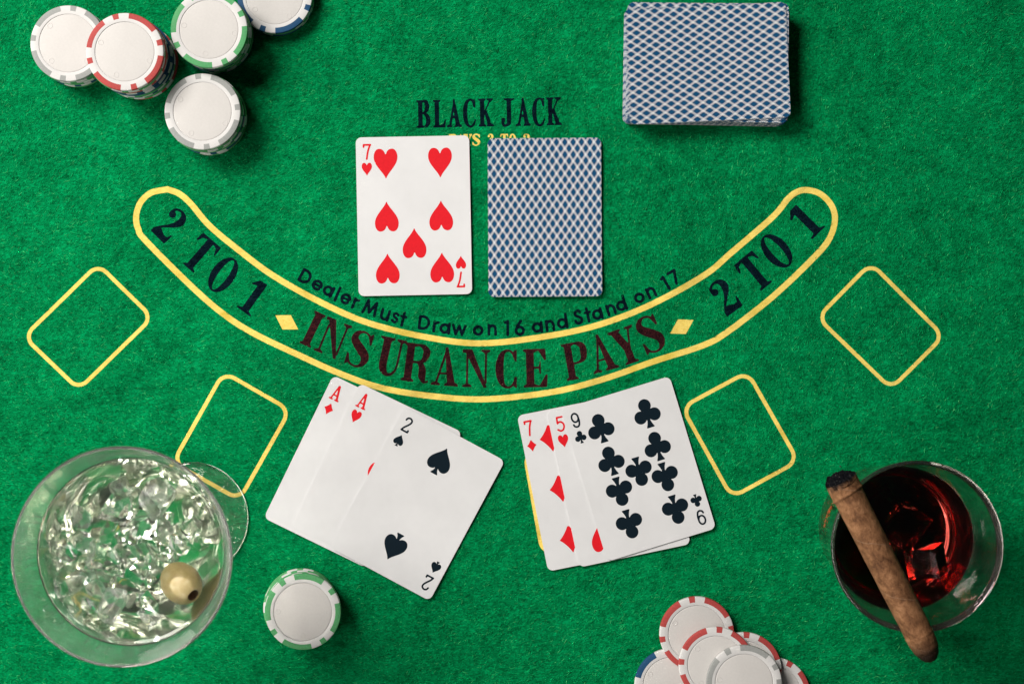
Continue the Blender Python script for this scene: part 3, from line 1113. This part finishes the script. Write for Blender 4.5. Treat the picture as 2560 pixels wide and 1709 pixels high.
SUIT = {'h': (F_HEART, 13.2, 16.9, M_RED, "heart"), 'd': (F_DIA, 12.6, 16.2, M_RED, "diamond"), 's': (F_SPADE, 13.2, 16.2, M_INK, "spade"), 'c': (F_CLUB, 14.9, 16.3, M_INK, "club")}


def index_glyph(ch):
    r = .058
    if ch == '7':
        return union(f_line([(.08, .80), (.08, .93), (.52, .93)], r), f_line([(.50, .93), (.36, .55), (.27, .06)], r, True)), .58
    if ch == '2':
        return f_line([(.06, .76), (.12, .90), (.28, .95), (.43, .86), (.44, .70), (.33, .50), (.15, .25), (.07, .06)], r, True), .58
    if ch == 'A':
        s = .05
        return union(f_line([(.09, .05), (.27, .95)], .05), f_line([(.31, .95), (.50, .05)], .07), f_line([(.16, .33), (.44, .33)], s), f_line([(0.0, .05), (.19, .05)], s), f_line([(.38, .05), (.60, .05)], s)), .60
    if ch == '5':
        return union(f_line([(.46, .94), (.12, .94), (.10, .56)], r), f_line([(.10, .56), (.20, .63), (.34, .62), (.47, .48), (.48, .28), (.38, .10), (.22, .06), (.06, .16)], r, True)), .56
    if ch == '9':
        return union(f_line(arc_pts(.28, .66, .21, .28, 0, 360, 24), r), f_line([(.49, .66), (.49, .40), (.42, .14), (.28, .06), (.13, .12), (.08, .24)], r, True)), .58
    raise ValueError(ch)


def two_base():
    return union(index_glyph('2')[0], f_line([(.06, .06), (.50, .06), (.50, .18)], .058)), .58


pip_cache = {}


def pip2d(kind):
    if kind not in pip_cache:
        if kind in SUIT:
            V, FC = shape_mesh2d(SUIT[kind][0], -.54, -.54, .54, .54, 1 / 34)
        else:
            g = two_base() if kind == '2' else index_glyph(kind)
            V, FC = shape_mesh2d(g[0], -.06, -.06, g[1] + .06, 1.06, 1 / 30)
            V = [((x - g[1] / 2), y - .5) for x, y in V]
        pip_cache[kind] = (np.array(V), FC)
    return pip_cache[kind]


def add_pip(card, zf, kind, x, y, w, h, flip, m, name):
    V, FC = pip2d(kind)
    s = -1 if flip else 1
    X = x * MM + V[:, 0] * w * MM * s
    Y = y * MM + V[:, 1] * h * MM * s
    Z = np.array([zf(a, b) for a, b in zip(X, Y)]) + CTH + 0.00004
    obj(name, mesh(name, np.column_stack([X, Y, Z]), FC, [m]), card)


def face_card(rank, suit, px, ang_cw, z, label, layout, zf=None, group=None, sh=0.0):
    zf = zf or (lambda x, y: 0.0)
    p = P(px[0], px[1], z)
    t = thing("playing_card", label, "playing card", p, R(-ang_cw), group)
    obj("card_sheet", card_mesh("card_sheet", zf, M_CARD, M_BACK), t)
    _, w, h, m, nm = SUIT[suit]
    for s in (1, -1):
        add_pip(t, zf, rank, -25.4 * s + sh, 35.9 * s, 8.6, 8.6 if rank != '7' else 9.0, s < 0, m, "index_figure")
        add_pip(t, zf, suit, -25.6 * s + sh, 26.2 * s, w * .43, h * .43, s < 0, m, "index_" + nm)
    for x, y, up in layout:
        add_pip(t, zf, suit, x + sh, y, w, h, not up, m, nm + "_pip")
    return t


L7 = [(-15.1, 29, 1), (15.1, 29, 1), (-15.1, 0, 0), (15.1, 0, 0), (0, -15, 0), (-15.1, -28.8, 0), (15.1, -28.8, 0)]
L7D = [(-14.6, 28.5, 1), (14.6, 28.5, 1), (-14.6, 0, 1), (14.6, 0, 1), (0, -14.5, 1), (-14.6, -28.5, 1), (14.6, -28.5, 1)]
L2 = [(0, 27.1, 1), (0, -27.1, 0)]
LA = [(0, 0, 1)]
L5 = [(-15.4, 28.5, 1), (15.4, 28.5, 1), (0, 0, 1), (-15.4, -29.5, 0), (15.4, -29.5, 0)]
L9 = [(-13.5, 27.6, 1), (13.4, 28, 1), (-13.4, 8.7, 1), (13.5, 9.0, 1), (0, -1.6, 0), (-13.6, -9.0, 0), (13.0, -8.7, 0), (-13.6, -27.8, 0), (13.2, -27.6, 0)]
DZ = 0.00075
curl_up = lambda k: (lambda x, y: k * (max(0, -y - .005) / .04) ** 2)
face_card('7', 'h', (1034.8, 539.5), -1.1, DZ, "seven of hearts lying face up below the BLACK JACK lettering", L7, lambda x, y: .0006 * (max(0, -y) / .044) ** 2 + .0003 * (max(0, x) / .03) ** 2)

# dealer's face-down card: slightly bowed, bottom edge off the felt
pb = P(1361.8, 543.4, DZ)
bk = thing("playing_card", "single face down card with blue lattice back beside the seven of hearts", "playing card", pb, R(.35))
zb = lambda x, y: .0020 * (max(0, -y + .01) / .054) ** 2 + .0006 * (max(0, x) / .03) ** 2
obj("card_sheet", card_mesh("card_sheet", zb, M_BACK, M_CARD), bk)

face_card('A', 'd', (873.9, 1177.7), 26, DZ, "ace of diamonds lowest and leftmost in the left hand", LA)
face_card('A', 'h', (941.8, 1197.3), 25.5, DZ + .42 * MM, "ace of hearts between the ace of diamonds and the two of spades", LA)
face_card('2', 's', (1043.2, 1258.5), 28.3, DZ + .90 * MM, "two of spades lying on top of the two aces", L2, lambda x, y: -0.008 * x + .0005 * (max(0, -y) / .044) ** 2)
face_card('7', 'd', (1470.5, 1205), -11.3, DZ, "seven of diamonds lowest in the right hand of three cards", L7D, sh=-1.1)
face_card('5', 'h', (1546.2, 1193.8), -11.9, DZ + .42 * MM, "five of hearts sandwiched under the nine of clubs", L5)
face_card('9', 'c', (1596, 1171), -17, DZ + .90 * MM, "nine of clubs lying topmost in the right hand", L9, lambda x, y: -0.006 * x + .0004 * (max(0, -y) / .044) ** 2)

# the deck: every card its own object, lying across (long side along x)
DG = "blue backed cards stacked in the deck"
N_DECK = 44
dr = random.Random(21)
deck_pitch = 0.325 * MM


def bow(k):
    return lambda x, y: k * (y / .044) ** 2 + 0.3 * k * (x / .0315) ** 2


def deck_mesh(k):
    return card_mesh("deck_card", bow(k), M_BACK, M_CARD, 8)


bow_levels = [deck_mesh(.00005 + .0011 * (i / 7) ** 1.5) for i in range(8)]
deck_top_z = 0.0007 + (N_DECK - 1) * deck_pitch
ct = P(1768.8, 159, deck_top_z + .0006)
TENS = ["", "tenth", "twentieth", "thirtieth", "fortieth"]
ONES = ["", "first", "second", "third", "fourth", "fifth", "sixth", "seventh", "eighth", "ninth"]


def ordinal(n):
    if n < 10:
        return ONES[n]
    if n % 10 == 0:
        return TENS[n // 10]
    if n < 20:
        return ["", "eleventh", "twelfth", "thirteenth", "fourteenth", "fifteenth", "sixteenth", "seventeenth", "eighteenth", "nineteenth"][n - 10]
    return ["", "", "twenty", "thirty", "forty"][n // 10] + " " + ONES[n % 10]


for i in range(N_DECK):
    k = N_DECK - 1 - i            # cards below the top one
    if k == 0:
        dx, dy, a = 0, 0, 2.6
        lab = "top card of the blue backed deck"
    elif k == 1:
        dx, dy, a = .2, 1.6, -.4
        lab = "card showing its corner just under the deck's top card"
    elif k == 2:
        dx, dy, a = -.1, .9, -.6
        lab = "third card down in the blue backed deck"
    elif k < 14:
        dx, dy, a = dr.uniform(-.2, .5), dr.uniform(.1, .9), dr.uniform(-1.8, .3)
        lab = ordinal(k + 1) + " card down in the blue backed deck"
    else:
        f = (k - 14) / 30
        dx, dy, a = dr.uniform(-.5, .3) - 1.6 * f + .8, dr.uniform(-.3, .4) - .2, dr.uniform(-1.6, -.4)
        lab = ordinal(k + 1) + " card down in the blue backed deck"
    me = bow_levels[int(7 * i / (N_DECK - 1))]
    o = obj("playing_card", me, None, (ct.x + dx * MM, ct.y + dy * MM, 0.0007 + i * deck_pitch), R(90 + a))
    tag(o, lab, "playing card", DG)

# ------------------------------------------------------------------ martini glass
MC = Vector((-798 / PPM, -439 / PPM, 0.0004))
mg = thing("martini_glass", "stemmed cocktail glass full of ice and clear drink", "cocktail glass", MC)


def prof_mm(p):
    return [(r * MM, z * MM) for r, z in p]


def resamp_prof(p, n=5):
    return [tuple(q) for q in smooth_pts(p, n)]


outer = resamp_prof([(4.2, 92), (10, 100.5), (20, 112.5), (30, 126.6), (38, 139.8), (43.5, 149.8), (46.1, 156), (48.6, 165), (50.3, 172.6)])
inner = resamp_prof([(49.0, 172.8), (47.3, 165), (44.8, 156.4), (42.2, 150.4), (36.8, 140.6), (28.9, 127.7), (19.0, 114.0), (9.0, 103.2), (0.001, 100.2)])
inner[-1] = (0, 100.2)
bowl_me = lathe(prof_mm([(0, 91.5)] + outer + [(50.2, 173.2), (49.7, 173.5), (49.2, 173.3)] + inner), 128, "bowl", [M_BOWL])
obj("bowl", bowl_me, mg)
stem = [(0, 7.6)] + resamp_prof([(5.2, 7.6), (4.3, 12), (3.7, 25), (3.5, 55), (3.6, 82), (4.2, 91.3)], 4) + [(0, 91.3)]
obj("stem", lathe(prof_mm(stem), 48, "stem", [M_GLASS]), mg)
foot = [(0, 0.3)] + resamp_prof([(26, 0.2), (29.5, 0.0), (31, .7), (30.6, 1.5), (28, 2.1), (18, 3.1), (9, 5.2), (5.4, 7.4)], 4) + [(0, 7.4)]
obj("foot", lathe(prof_mm(foot), 96, "foot", [M_GLASS]), mg)
for c in list(mg.children):
    auto_smooth(c.data, 50)
# the drink: meets the middle of the glass wall, surface a little uneven with a rim meniscus
liq_side = [(0, 99.4)] + resamp_prof([(9.5, 102.3), (19.5, 113.3), (29.5, 127.2), (37.4, 140.2), (42.9, 150.1), (44.3, 153.2)], 5)
surf = [(43.2, 152.5), (42.3, 151.9), (40.5, 151.5), (36, 151.4), (30, 151.4), (22, 151.4), (14, 151.4), (7, 151.4), (0, 151.4)]
dr_me = lathe(prof_mm(liq_side + surf), 96, "martini_drink", [M_GIN])
for v in dr_me.vertices:
    rr = math.hypot(v.co.x, v.co.y)
    if v.co.z > .1505 and rr < .042:
        v.co.z += .0006 * mnoise.noise((v.co.x * 110, v.co.y * 110, 3.1))
drink = obj("martini_drink", dr_me, None, MC)
tag(drink, "clear drink filling the cocktail glass around the ice", "drink")


def bowl_r(z):
    """inner radius of the bowl at height z (mm)"""
    zs = [100.2, 103.2, 114, 127.7, 140.6, 150.4, 156.4, 165]
    rs = [0, 9, 19, 28.9, 36.8, 42.2, 44.8, 47.3]
    return float(np.interp(z, zs, rs))


def ice_mesh(r, rnd, cube=False, name="ice_chunk", m=None):
    bm = bmesh.new()
    if cube:
        for sx in (-1, 1):
            for sy in (-1, 1):
                for sz in (-1, 1):
                    bm.verts.new((sx * r * rnd.uniform(.56, .66), sy * r * rnd.uniform(.54, .66), sz * r * rnd.uniform(.54, .64)))
    else:
        for _ in range(rnd.randint(9, 14)):
            v = Vector((rnd.gauss(0, 1), rnd.gauss(0, 1), rnd.gauss(0, 1))).normalized()
            v = Vector((v.x * 1.0, v.y * rnd.uniform(.75, 1.0), v.z * rnd.uniform(.7, 1.0)))
            bm.verts.new(v * r * rnd.uniform(.85, 1.08))
    res = bmesh.ops.convex_hull(bm, input=bm.verts)
    junk = [g for g in res.get('geom_interior', []) + res.get('geom_unused', []) if isinstance(g, bmesh.types.BMVert)]
    if junk:
        bmesh.ops.delete(bm, geom=list(set(junk)), context='VERTS')
    bmesh.ops.dissolve_limit(bm, angle_limit=R(14), verts=bm.verts, edges=bm.edges)
    bmesh.ops.bevel(bm, geom=list(bm.edges), offset=r * .03, segments=1, affect='EDGES', clamp_overlap=True)
    bmesh.ops.triangulate(bm, faces=bm.faces)
    bmesh.ops.recalc_face_normals(bm, faces=bm.faces)
    me = bpy.data.meshes.new(name)
    bm.to_mesh(me)
    bm.free()
    me.materials.append(m or M_ICE)
    me.polygons.foreach_set("use_smooth", [True] * len(me.polygons))
    auto_smooth(me, 24)
    return me


ri = random.Random(5)
placed = [(21.7, -13.5, 143, 11), (22.5, -14, 158, 8), (31, -19, 143, 6.5), (27, -17, 134, 5), (24, -15, 152, 9)]            # keep room for the olive (x, y, z, r) in mm
IG = "clear ice chunks crowded in the martini"
ices = []
# one clean cube at the right, seen near the olive
tries = 0
while len(ices) < 44 and tries < 9000:
    tries += 1
    r = ri.uniform(11, 17) if tries < 6000 else ri.uniform(6.0, 9)
    z = ri.uniform(112, 151)
    br = bowl_r(z - r * .6) - r * .92 - .4
    if br < 1:
        continue
    a, q = ri.uniform(0, 2 * math.pi), br * math.sqrt(ri.random())
    x, y = q * math.cos(a), q * math.sin(a)
    if all((x - p[0]) ** 2 + (y - p[1]) ** 2 + (z - p[2]) ** 2 > ((.98 if k < 5 else .62) * (r + p[3])) ** 2 for k, p in enumerate(placed)):
        placed.append((x, y, z, r))
        ices.append((x, y, z, r))
for n_, (x, y, z, r) in enumerate(ices):
    hazed = ri.random() < .33
    o = obj("ice_chunk", ice_mesh(r * MM, ri, cube=ri.random() < .15, m=M_ICEW if hazed else M_ICE), None, MC + Vector((x, y, z)) * MM)
    o.rotation_euler = (ri.uniform(0, 6.28), ri.uniform(0, 6.28), ri.uniform(0, 6.28))
    tag(o, "cloudy white ice chunk floating in the cocktail glass" if hazed else "clear glassy ice chunk floating in the cocktail glass", "ice", "cloudy ice chunks in the cocktail glass" if hazed else "clear ice chunks in the cocktail glass")


# olives
def olive(name, label, loc, axis_dir, spin):
    m, nt, b = mat("olive_skin")
    tc = node(nt, 'ShaderNodeTexCoord')
    n = noise_tex(nt, tc.outputs['Object'], 220, 4, 0.6)
    n2 = noise_tex(nt, tc.outputs['Object'], 1100, 2, 0.5)
    nt.links.new(ramp(nt, n.outputs[0], [(0.32, (0.44, 0.34, 0.14)), (0.55, (0.54, 0.43, 0.21)), (0.72, (0.62, 0.52, 0.30))]), b.inputs['Base Color'])
    b.inputs['Roughness'].default_value = 0.5
    b.inputs['Subsurface Weight'].default_value = 0.25
    b.inputs['Subsurface Radius'].default_value = (.6, .35, .12)
    b.inputs['Subsurface Scale'].default_value = 0.002
    bump(nt, b, n2.outputs[0], 0.12, 0.0003)
    mh, nth, bh = mat("olive_pit_hole")
    nh = noise_tex(nth, node(nth, 'ShaderNodeTexCoord').outputs['Object'], 700, 3, 0.6)
    nth.links.new(ramp(nth, nh.outputs[0], [(0.3, (0.05, 0.022, 0.010)), (0.7, (0.16, 0.075, 0.03))]), bh.inputs['Base Color'])
    bh.inputs['Roughness'].default_value = 0.6
    L, W_ = 11.6, 9.2
    p = []
    hole = 3.4
    a0 = math.asin(hole / W_)
    for i in range(22):
        a = math.pi - (math.pi - a0) * i / 21
        rr = W_ * math.sin(a)
        p.append((max(0, rr), L * math.cos(a)))
    p[0] = (0, -L)
    t = thing(name, label, "olive", loc)
    zt = p[-1][1]
    skin = lathe(prof_mm(p + [(3.2, zt + .12), (2.95, zt - .25)]), 48, "skin", [m])
    obj("skin", skin, t)
    pit = lathe(prof_mm([(2.95, zt - .25), (2.7, zt - 1.5), (2.6, zt - 4), (1.7, zt - 6.5), (0, zt - 7)]), 32, "pit_hole", [mh])
    pit.flip_normals()
    obj("pit_hole", pit, t)
    q = Vector(axis_dir).to_track_quat('Z', 'Y')
    t.rotation_euler = q.to_euler()
    return t


oc = P(455, 1455, .1432)
olive("green_olive", "whole tan olive with its pit hole floating near the glass rim", oc, (.62, -.47, .62), 0)

# ------------------------------------------------------------------ whisky glass
WC = Vector((917 / PPM, -463 / PPM, 0.0004))
wg = thing("whisky_glass", "heavy tumbler of dark red drink at lower right", "whisky glass", WC)
w_out = resamp_prof([(31.5, 0.0), (33.3, .8), (34.1, 3), (35.4, 15), (39.3, 55), (43.4, 89.6)], 5)
w_in = resamp_prof([(41.6, 89.8), (37.6, 55), (34.0, 19), (32.0, 13), (26, 11), (10, 10.4), (0.001, 10.3)], 5)
w_in[-1] = (0, 10.3)
w_me = lathe(prof_mm([(0, 0.4), (20, .3)] + w_out + [(43.3, 90.3), (42.6, 90.8), (41.9, 90.5)] + w_in), 128, "tumbler", [M_TUMBLER])
auto_smooth(w_me, 50)
obj("tumbler", w_me, wg)
wl = [(0, 9.9), (10, 10.0), (26, 10.6), (32.3, 12.8), (34.4, 18.9), (38.2, 54.6)]
wl_me = lathe(prof_mm(wl + [(37.2, 54.2), (36.2, 53.7), (28, 53.5), (18, 53.5), (9, 53.5), (0, 53.5)]), 128, "whisky_drink", [M_WHISKY])
auto_smooth(wl_me, 60)
wd = obj("whisky_drink", wl_me, None, WC)
tag(wd, "dark red drink inside the tumbler under the cigar", "drink")
WIG = "ice cubes in the dark drink"
rw = random.Random(9)
for (x, y, z, r, lab) in ((4, 6, 42, 15, "large ice cube in the middle of the dark drink"), (15, -13, 44, 14, "ice cube near the right wall of the dark drink"), (-12, -10, 40, 13.5, "ice cube under the cigar in the dark drink"),
                          (-8, 15, 37, 13, "ice cube sunk at the back of the dark drink")):
    o = obj("ice_cube", ice_mesh(r * MM, rw, True, "ice_cube", M_ICE2), None, WC + Vector((x, y, z)) * MM)
    o.rotation_euler = (rw.uniform(-.5, .5), rw.uniform(-.5, .5), rw.uniform(0, 1.5))
    tag(o, lab, "ice", WIG)


# ------------------------------------------------------------------ cigar
def cigar():
    z = .0908 + .0083
    a = P(2099.5, 1195, z)
    b = P(2330.5, 1649.6, z)
    L = (b - a).length
    d = (b - a).normalized()
    t = thing("cigar", "half smoked brown cigar resting across the rim of the tumbler", "cigar", a)
    t.rotation_euler = d.to_track_quat('X', 'Z').to_euler()
    m, nt, bs = mat("tobacco_leaf")
    tc = node(nt, 'ShaderNodeTexCoord')
    mp = node(nt, 'ShaderNodeMapping')
    mp.inputs['Scale'].default_value = (.8, 1, 1)
    nt.links.new(tc.outputs['Object'], mp.inputs['Vector'])
    n1 = noise_tex(nt, mp.outputs[0], 330, 4, 0.6, 0.35)
    n2 = noise_tex(nt, tc.outputs['Object'], 1700, 3, 0.65)
    n3 = noise_tex(nt, tc.outputs['Object'], 120, 3, 0.55, 0.3)
    f = math_node(nt, 'ADD', math_node(nt, 'MULTIPLY', n1.outputs[0], .45), math_node(nt, 'MULTIPLY', n3.outputs[0], .4))
    f = math_node(nt, 'ADD', f, math_node(nt, 'MULTIPLY', n2.outputs[0], .22))
    col = ramp(nt, f, [(.40, (.075, .032, .015)), (.50, (.165, .075, .034)), (.58, (.245, .115, .053)), (.70, (.36, .185, .092))])
    # spiral leaf veins
    sp = node(nt, 'ShaderNodeSeparateXYZ')
    nt.links.new(tc.outputs['Object'], sp.inputs[0])
    ang_ = math_node(nt, 'ARCTAN2', sp.outputs[2], sp.outputs[1])
    ph = math_node(nt, 'ADD', math_node(nt, 'MULTIPLY', sp.outputs[0], 1 / .030), math_node(nt, 'MULTIPLY', ang_, 1 / (2 * math.pi)))
    ph = math_node(nt, 'ADD', ph, math_node(nt, 'MULTIPLY', n3.outputs[0], .12))
    v = math_node(nt, 'ABSOLUTE', math_node(nt, 'SUBTRACT', math_node(nt, 'FRACT', ph), .5))
    vein = math_node(nt, 'LESS_THAN', v, .012)
    col = mix_col(nt, math_node(nt, 'MULTIPLY', vein, .45), col, (.30, .17, .10))
    # charred near the lit end, dark cap end with its shade painted in
    x_ = sp.outputs[0]
    nch = math_node(nt, 'MULTIPLY', math_node(nt, 'SUBTRACT', n1.outputs[0], .5), .006)
    ch = node(nt, 'ShaderNodeMapRange')
    ch.inputs[1].default_value = .0045
    ch.inputs[2].default_value = .0008
    nt.links.new(math_node(nt, 'ADD', x_, nch), ch.inputs[0])
    col = mix_col(nt, ch.outputs[0], col, (.010, .009, .010))
    ce = node(nt, 'ShaderNodeMapRange')
    ce.inputs[1].default_value = L - .0140
    ce.inputs[2].default_value = L - .0045
    nt.links.new(math_node(nt, 'ADD', x_, nch), ce.inputs[0])
    col = mix_col(nt, math_node(nt, 'MULTIPLY', ce.outputs[0], .95), col, (.010, .006, .005))
    nt.links.new(col, bs.inputs['Base Color'])
    bs.inputs['Roughness'].default_value = .62
    bs.inputs['Specular IOR Level'].default_value = .12
    hh = math_node(nt, 'ADD', math_node(nt, 'MULTIPLY', n1.outputs[0], 1.0), math_node(nt, 'MULTIPLY', n2.outputs[0], .4))
    hh = math_node(nt, 'ADD', hh, math_node(nt, 'MULTIPLY', vein, .35))
    bump(nt, bs, hh, .8, .0010)
    ma, nta, ba = mat("cigar_ash")
    na = noise_tex(nta, node(nta, 'ShaderNodeTexCoord').outputs['Object'], 900, 4, .7)
    nta.links.new(ramp(nta, na.outputs[0], [(.50, (.004, .004, .006)), (.62, (.012, .012, .014)), (.74, (.22, .20, .18))]), ba.inputs['Base Color'])
    ba.inputs['Roughness'].default_value = .95
    ba.inputs['Specular IOR Level'].default_value = .05
    bump(nta, ba, na.outputs[0], 1.0, .0012)
    R0 = 7.8 * MM
    seg, N = 56, 180
    V, FC = [], []
    for i in range(N + 1):
        u = i / N
        xx = u * L
        r = R0 * (1.0 - .10 * u)
        if xx > L - .015:
            k = (xx - (L - .015)) / .015
            r *= math.sqrt(max(0, 1 - (k ** 2.6) * .90)) * (1 + .05 * mnoise.noise((xx * 500, 3, 1)))
        # raised leaf edge near the lit end
        for k in range(seg):
            th_ = 2 * math.pi * k / seg
            rr = r * (1 + .022 * mnoise.noise((xx * 60, math.cos(th_) * 1.3, math.sin(th_) * 1.3)) + .008 * mnoise.noise((xx * 300, math.cos(th_) * 4, math.sin(th_) * 4)))
            xr = .0088 - .0012 * math.cos(th_ - .8)
            rr += .00065 * math.exp(-((xx - xr) / .0006) ** 2) + (.00035 if xx < xr else 0)
            xe = xx
            if i <= 1:
                xe += .0028 * math.sin(th_) + .0008
            if i == 0:
                xe += .0014 * mnoise.noise((math.cos(th_) * 2.2, math.sin(th_) * 2.2, 7.7)) + .0008 * mnoise.noise((math.cos(th_) * 6, math.sin(th_) * 6, 1.7))
            V.append((xe, rr * math.cos(th_), rr * math.sin(th_)))
    for i in range(N):
        for k in range(seg):
            k2 = (k + 1) % seg
            FC.append((i * seg + k, i * seg + k2, (i + 1) * seg + k2, (i + 1) * seg + k)[::-1])
    e = len(V)
    V.append((L + .0006, 0, 0))
    for k in range(seg):
        FC.append((N * seg + k, e, N * seg + (k + 1) % seg)[::-1])
    w = mesh("wrapper", V, FC, [m], True)
    bm = bmesh.new()
    bm.from_mesh(w)
    bmesh.ops.recalc_face_normals(bm, faces=bm.faces)
    bm.to_mesh(w)
    bm.free()
    obj("wrapper", w, t)
    # charred, crumbly lit end
    V, FC = [], []
    rings = 9
    for i in range(rings + 1):
        rr = R0 * .985 * (1 - i / rings)
        for k in range(seg):
            th_ = 2 * math.pi * k / seg
            yy, zz = rr * math.cos(th_), rr * math.sin(th_)
            bumpx = .17 * zz * 2 + .0009 * mnoise.noise((yy * 700, zz * 700, 2.2)) + .0007 * mnoise.noise((yy * 1500, zz * 1500, 5.2)) - .0010 * (1 - (rr / R0) ** 2) + .0006
            V.append((bumpx, yy, zz))
    for i in range(rings):
        for k in range(seg):
            k2 = (k + 1) % seg
            FC.append((i * seg + k, i * seg + k2, (i + 1) * seg + k2, (i + 1) * seg + k))
    am = mesh("ash_end", V, FC, [ma], False)
    obj("ash_end", am, t)
    return t


cigar()

# crumbs of ash on the felt
mc, ntc, bc = mat("ash_crumb")
bc.inputs['Base Color'].default_value = (.008, .008, .010, 1)
bc.inputs['Roughness'].default_value = .9
rc = random.Random(3)
for px, py, s, lab in ((2075.5, 1107, .00055, "black ash crumb farthest from the cigar"), (2061, 1121.5, .00045, "tiny brownish ash crumb between two others"), (2100.8, 1165, .00055, "black ash crumb just above the cigar's burnt end")):
    bm = bmesh.new()
    for _ in range(12):
        v = Vector((rc.gauss(0, 1), rc.gauss(0, 1), rc.gauss(0, 1))).normalized() * s * rc.uniform(.7, 1.2)
        bm.verts.new(v)
    bmesh.ops.convex_hull(bm, input=bm.verts)
    me = bpy.data.meshes.new("ash_crumb")
    bm.to_mesh(me)
    bm.free()
    me.materials.append(mc)
    p = P(px, py, .0008)
    tag(obj("ash_crumb", me, None, p), lab, "ash crumb", "ash crumbs fallen from the cigar")

# ------------------------------------------------------------------ the nap of the felt: loose fibres lying on it
NF = 480000
PV, PF, PK = [], [], []
for v, fc, k in prints:
    b = len(PV)
    PV += [tuple(a) for a in v]
    for f in fc:
        PF.append([i + b for i in f])
        PK.append(k)
bvh = BVHTree.FromPolygons([Vector(v) for v in PV], PF)
fx = rng.uniform(-0.335, 0.335, NF)
fy = rng.uniform(-0.235, 0.235, NF)
kinds = np.zeros(NF, int)
dn = Vector((0, 0, -1))
kmap = {'k': 1, 'r': 2, 'y': 3}
ang = 0.45 + 0.9 * np.sin(9 * fx + 3 * fy + 0.6) * np.cos(8 * fy - 4 * fx) + 0.5 * (fx > 0) * np.clip(fx * 4, 0, 1) + rng.normal(0, 0.6, NF)
length = rng.uniform(0.0009, 0.0026, NF)
width = rng.uniform(0.00008, 0.00019, NF)
curl = rng.normal(0, 0.8, NF)
# what lies under each strand: drop strands that cross the edge of a print or run over the yellow paint
def under(xs, ys):
    k = np.zeros(len(xs), int)
    for i in np.nonzero((np.abs(xs) < 0.272) & (ys < 0.15) & (ys > -0.13))[0]:
        hit = bvh.ray_cast(Vector((xs[i], ys[i], 0.01)), dn)
        if hit[0] is not None:
            k[i] = kmap[PK[hit[2]]]
    return k
k0 = under(fx, fy)
k1 = under(fx + np.cos(ang) * length * .5, fy + np.sin(ang) * length * .5)
k2 = under(fx + np.cos(ang) * length, fy + np.sin(ang) * length)
keep = (k0 == k1) & (k1 == k2) & (k0 != 3)
# and none under the cards, chips and glasses
for o in bpy.data.objects:
    if o.parent is None and o.name.split('.')[0] in ("playing_card", "poker_chip") and o.location.z < .0018:
        dx, dy = fx - o.location.x, fy - o.location.y
        if o.name.startswith("poker"):
            keep &= np.hypot(dx, dy) > CR - .0025
        else:
            c_, s_ = math.cos(o.rotation_euler.z), math.sin(o.rotation_euler.z)
            keep &= ~((np.abs(dx * c_ + dy * s_) < CW / 2 - .003) & (np.abs(-dx * s_ + dy * c_) < CHT / 2 - .003))
keep &= np.hypot(fx - WC.x, fy - WC.y) > .032
keep &= np.hypot(fx - MC.x, fy - MC.y) > .0285
fx, fy, ang, length, width, curl, kinds = fx[keep], fy[keep], ang[keep], length[keep], width[keep], curl[keep], k0[keep]
NF = len(fx)
clump = value_noise((fx * .88 + fy * .47) * 330, (fy * .88 - fx * .47) * 620, 77) + 0.6 * value_noise(fx * 900 + 9, fy * 900 + 3, 78)
lift0 = rng.uniform(0.00002, 0.00016, NF) + np.clip(clump + .3, 0, 1) * 0.00030
arch = rng.uniform(0.0, 0.00022, NF)
pitch = rng.normal(0, 0.10, NF)
tiltk = rng.normal(0, 0.7, NF)
SEG = 2
pos = np.zeros((NF, SEG + 1, 2, 3))
x, y = fx.copy(), fy.copy()
for s in range(SEG + 1):
    a = ang + curl * (s / SEG - 0.5)
    wx, wy = -np.sin(a), np.cos(a)
    wd = width * (1.0 if 0 < s < SEG else 0.45)
    z = felt_h(x, y) + 0.00005 + lift0 + arch * math.sin(math.pi * s / SEG) + np.maximum(pitch, -.02) * length * (s / SEG)
    for e, sg in enumerate((-0.5, 0.5)):
        pos[:, s, e, 0] = x + wx * wd * sg
        pos[:, s, e, 1] = y + wy * wd * sg
        pos[:, s, e, 2] = z + tiltk * wd * sg
    x = x + np.cos(a) * length / SEG
    y = y + np.sin(a) * length / SEG
fm = bpy.data.meshes.new("felt_fibre")
nv = NF * (SEG + 1) * 2
fm.vertices.add(nv)
fm.vertices.foreach_set("co", pos.reshape(-1))
base = (np.arange(NF) * (SEG + 1) * 2)[:, None]
quads = np.concatenate([base + np.array([2 * s, 2 * s + 2, 2 * s + 3, 2 * s + 1])[None, :] for s in range(SEG)], axis=1)
fm.loops.add(NF * SEG * 4)
fm.loops.foreach_set("vertex_index", quads.reshape(-1).astype(np.int32))
fm.polygons.add(NF * SEG)
fm.polygons.foreach_set("loop_start", np.arange(NF * SEG, dtype=np.int32) * 4)
fm.polygons.foreach_set("loop_total", np.full(NF * SEG, 4, dtype=np.int32))
for m_ in (M_FIB, M_FIBK, M_FIBR):
    fm.materials.append(m_)
fm.polygons.foreach_set("material_index", np.repeat(kinds, SEG).astype(np.int32))
fm.update(calc_edges=True)
tag(obj("felt_fibre", fm, felt), kind="stuff")
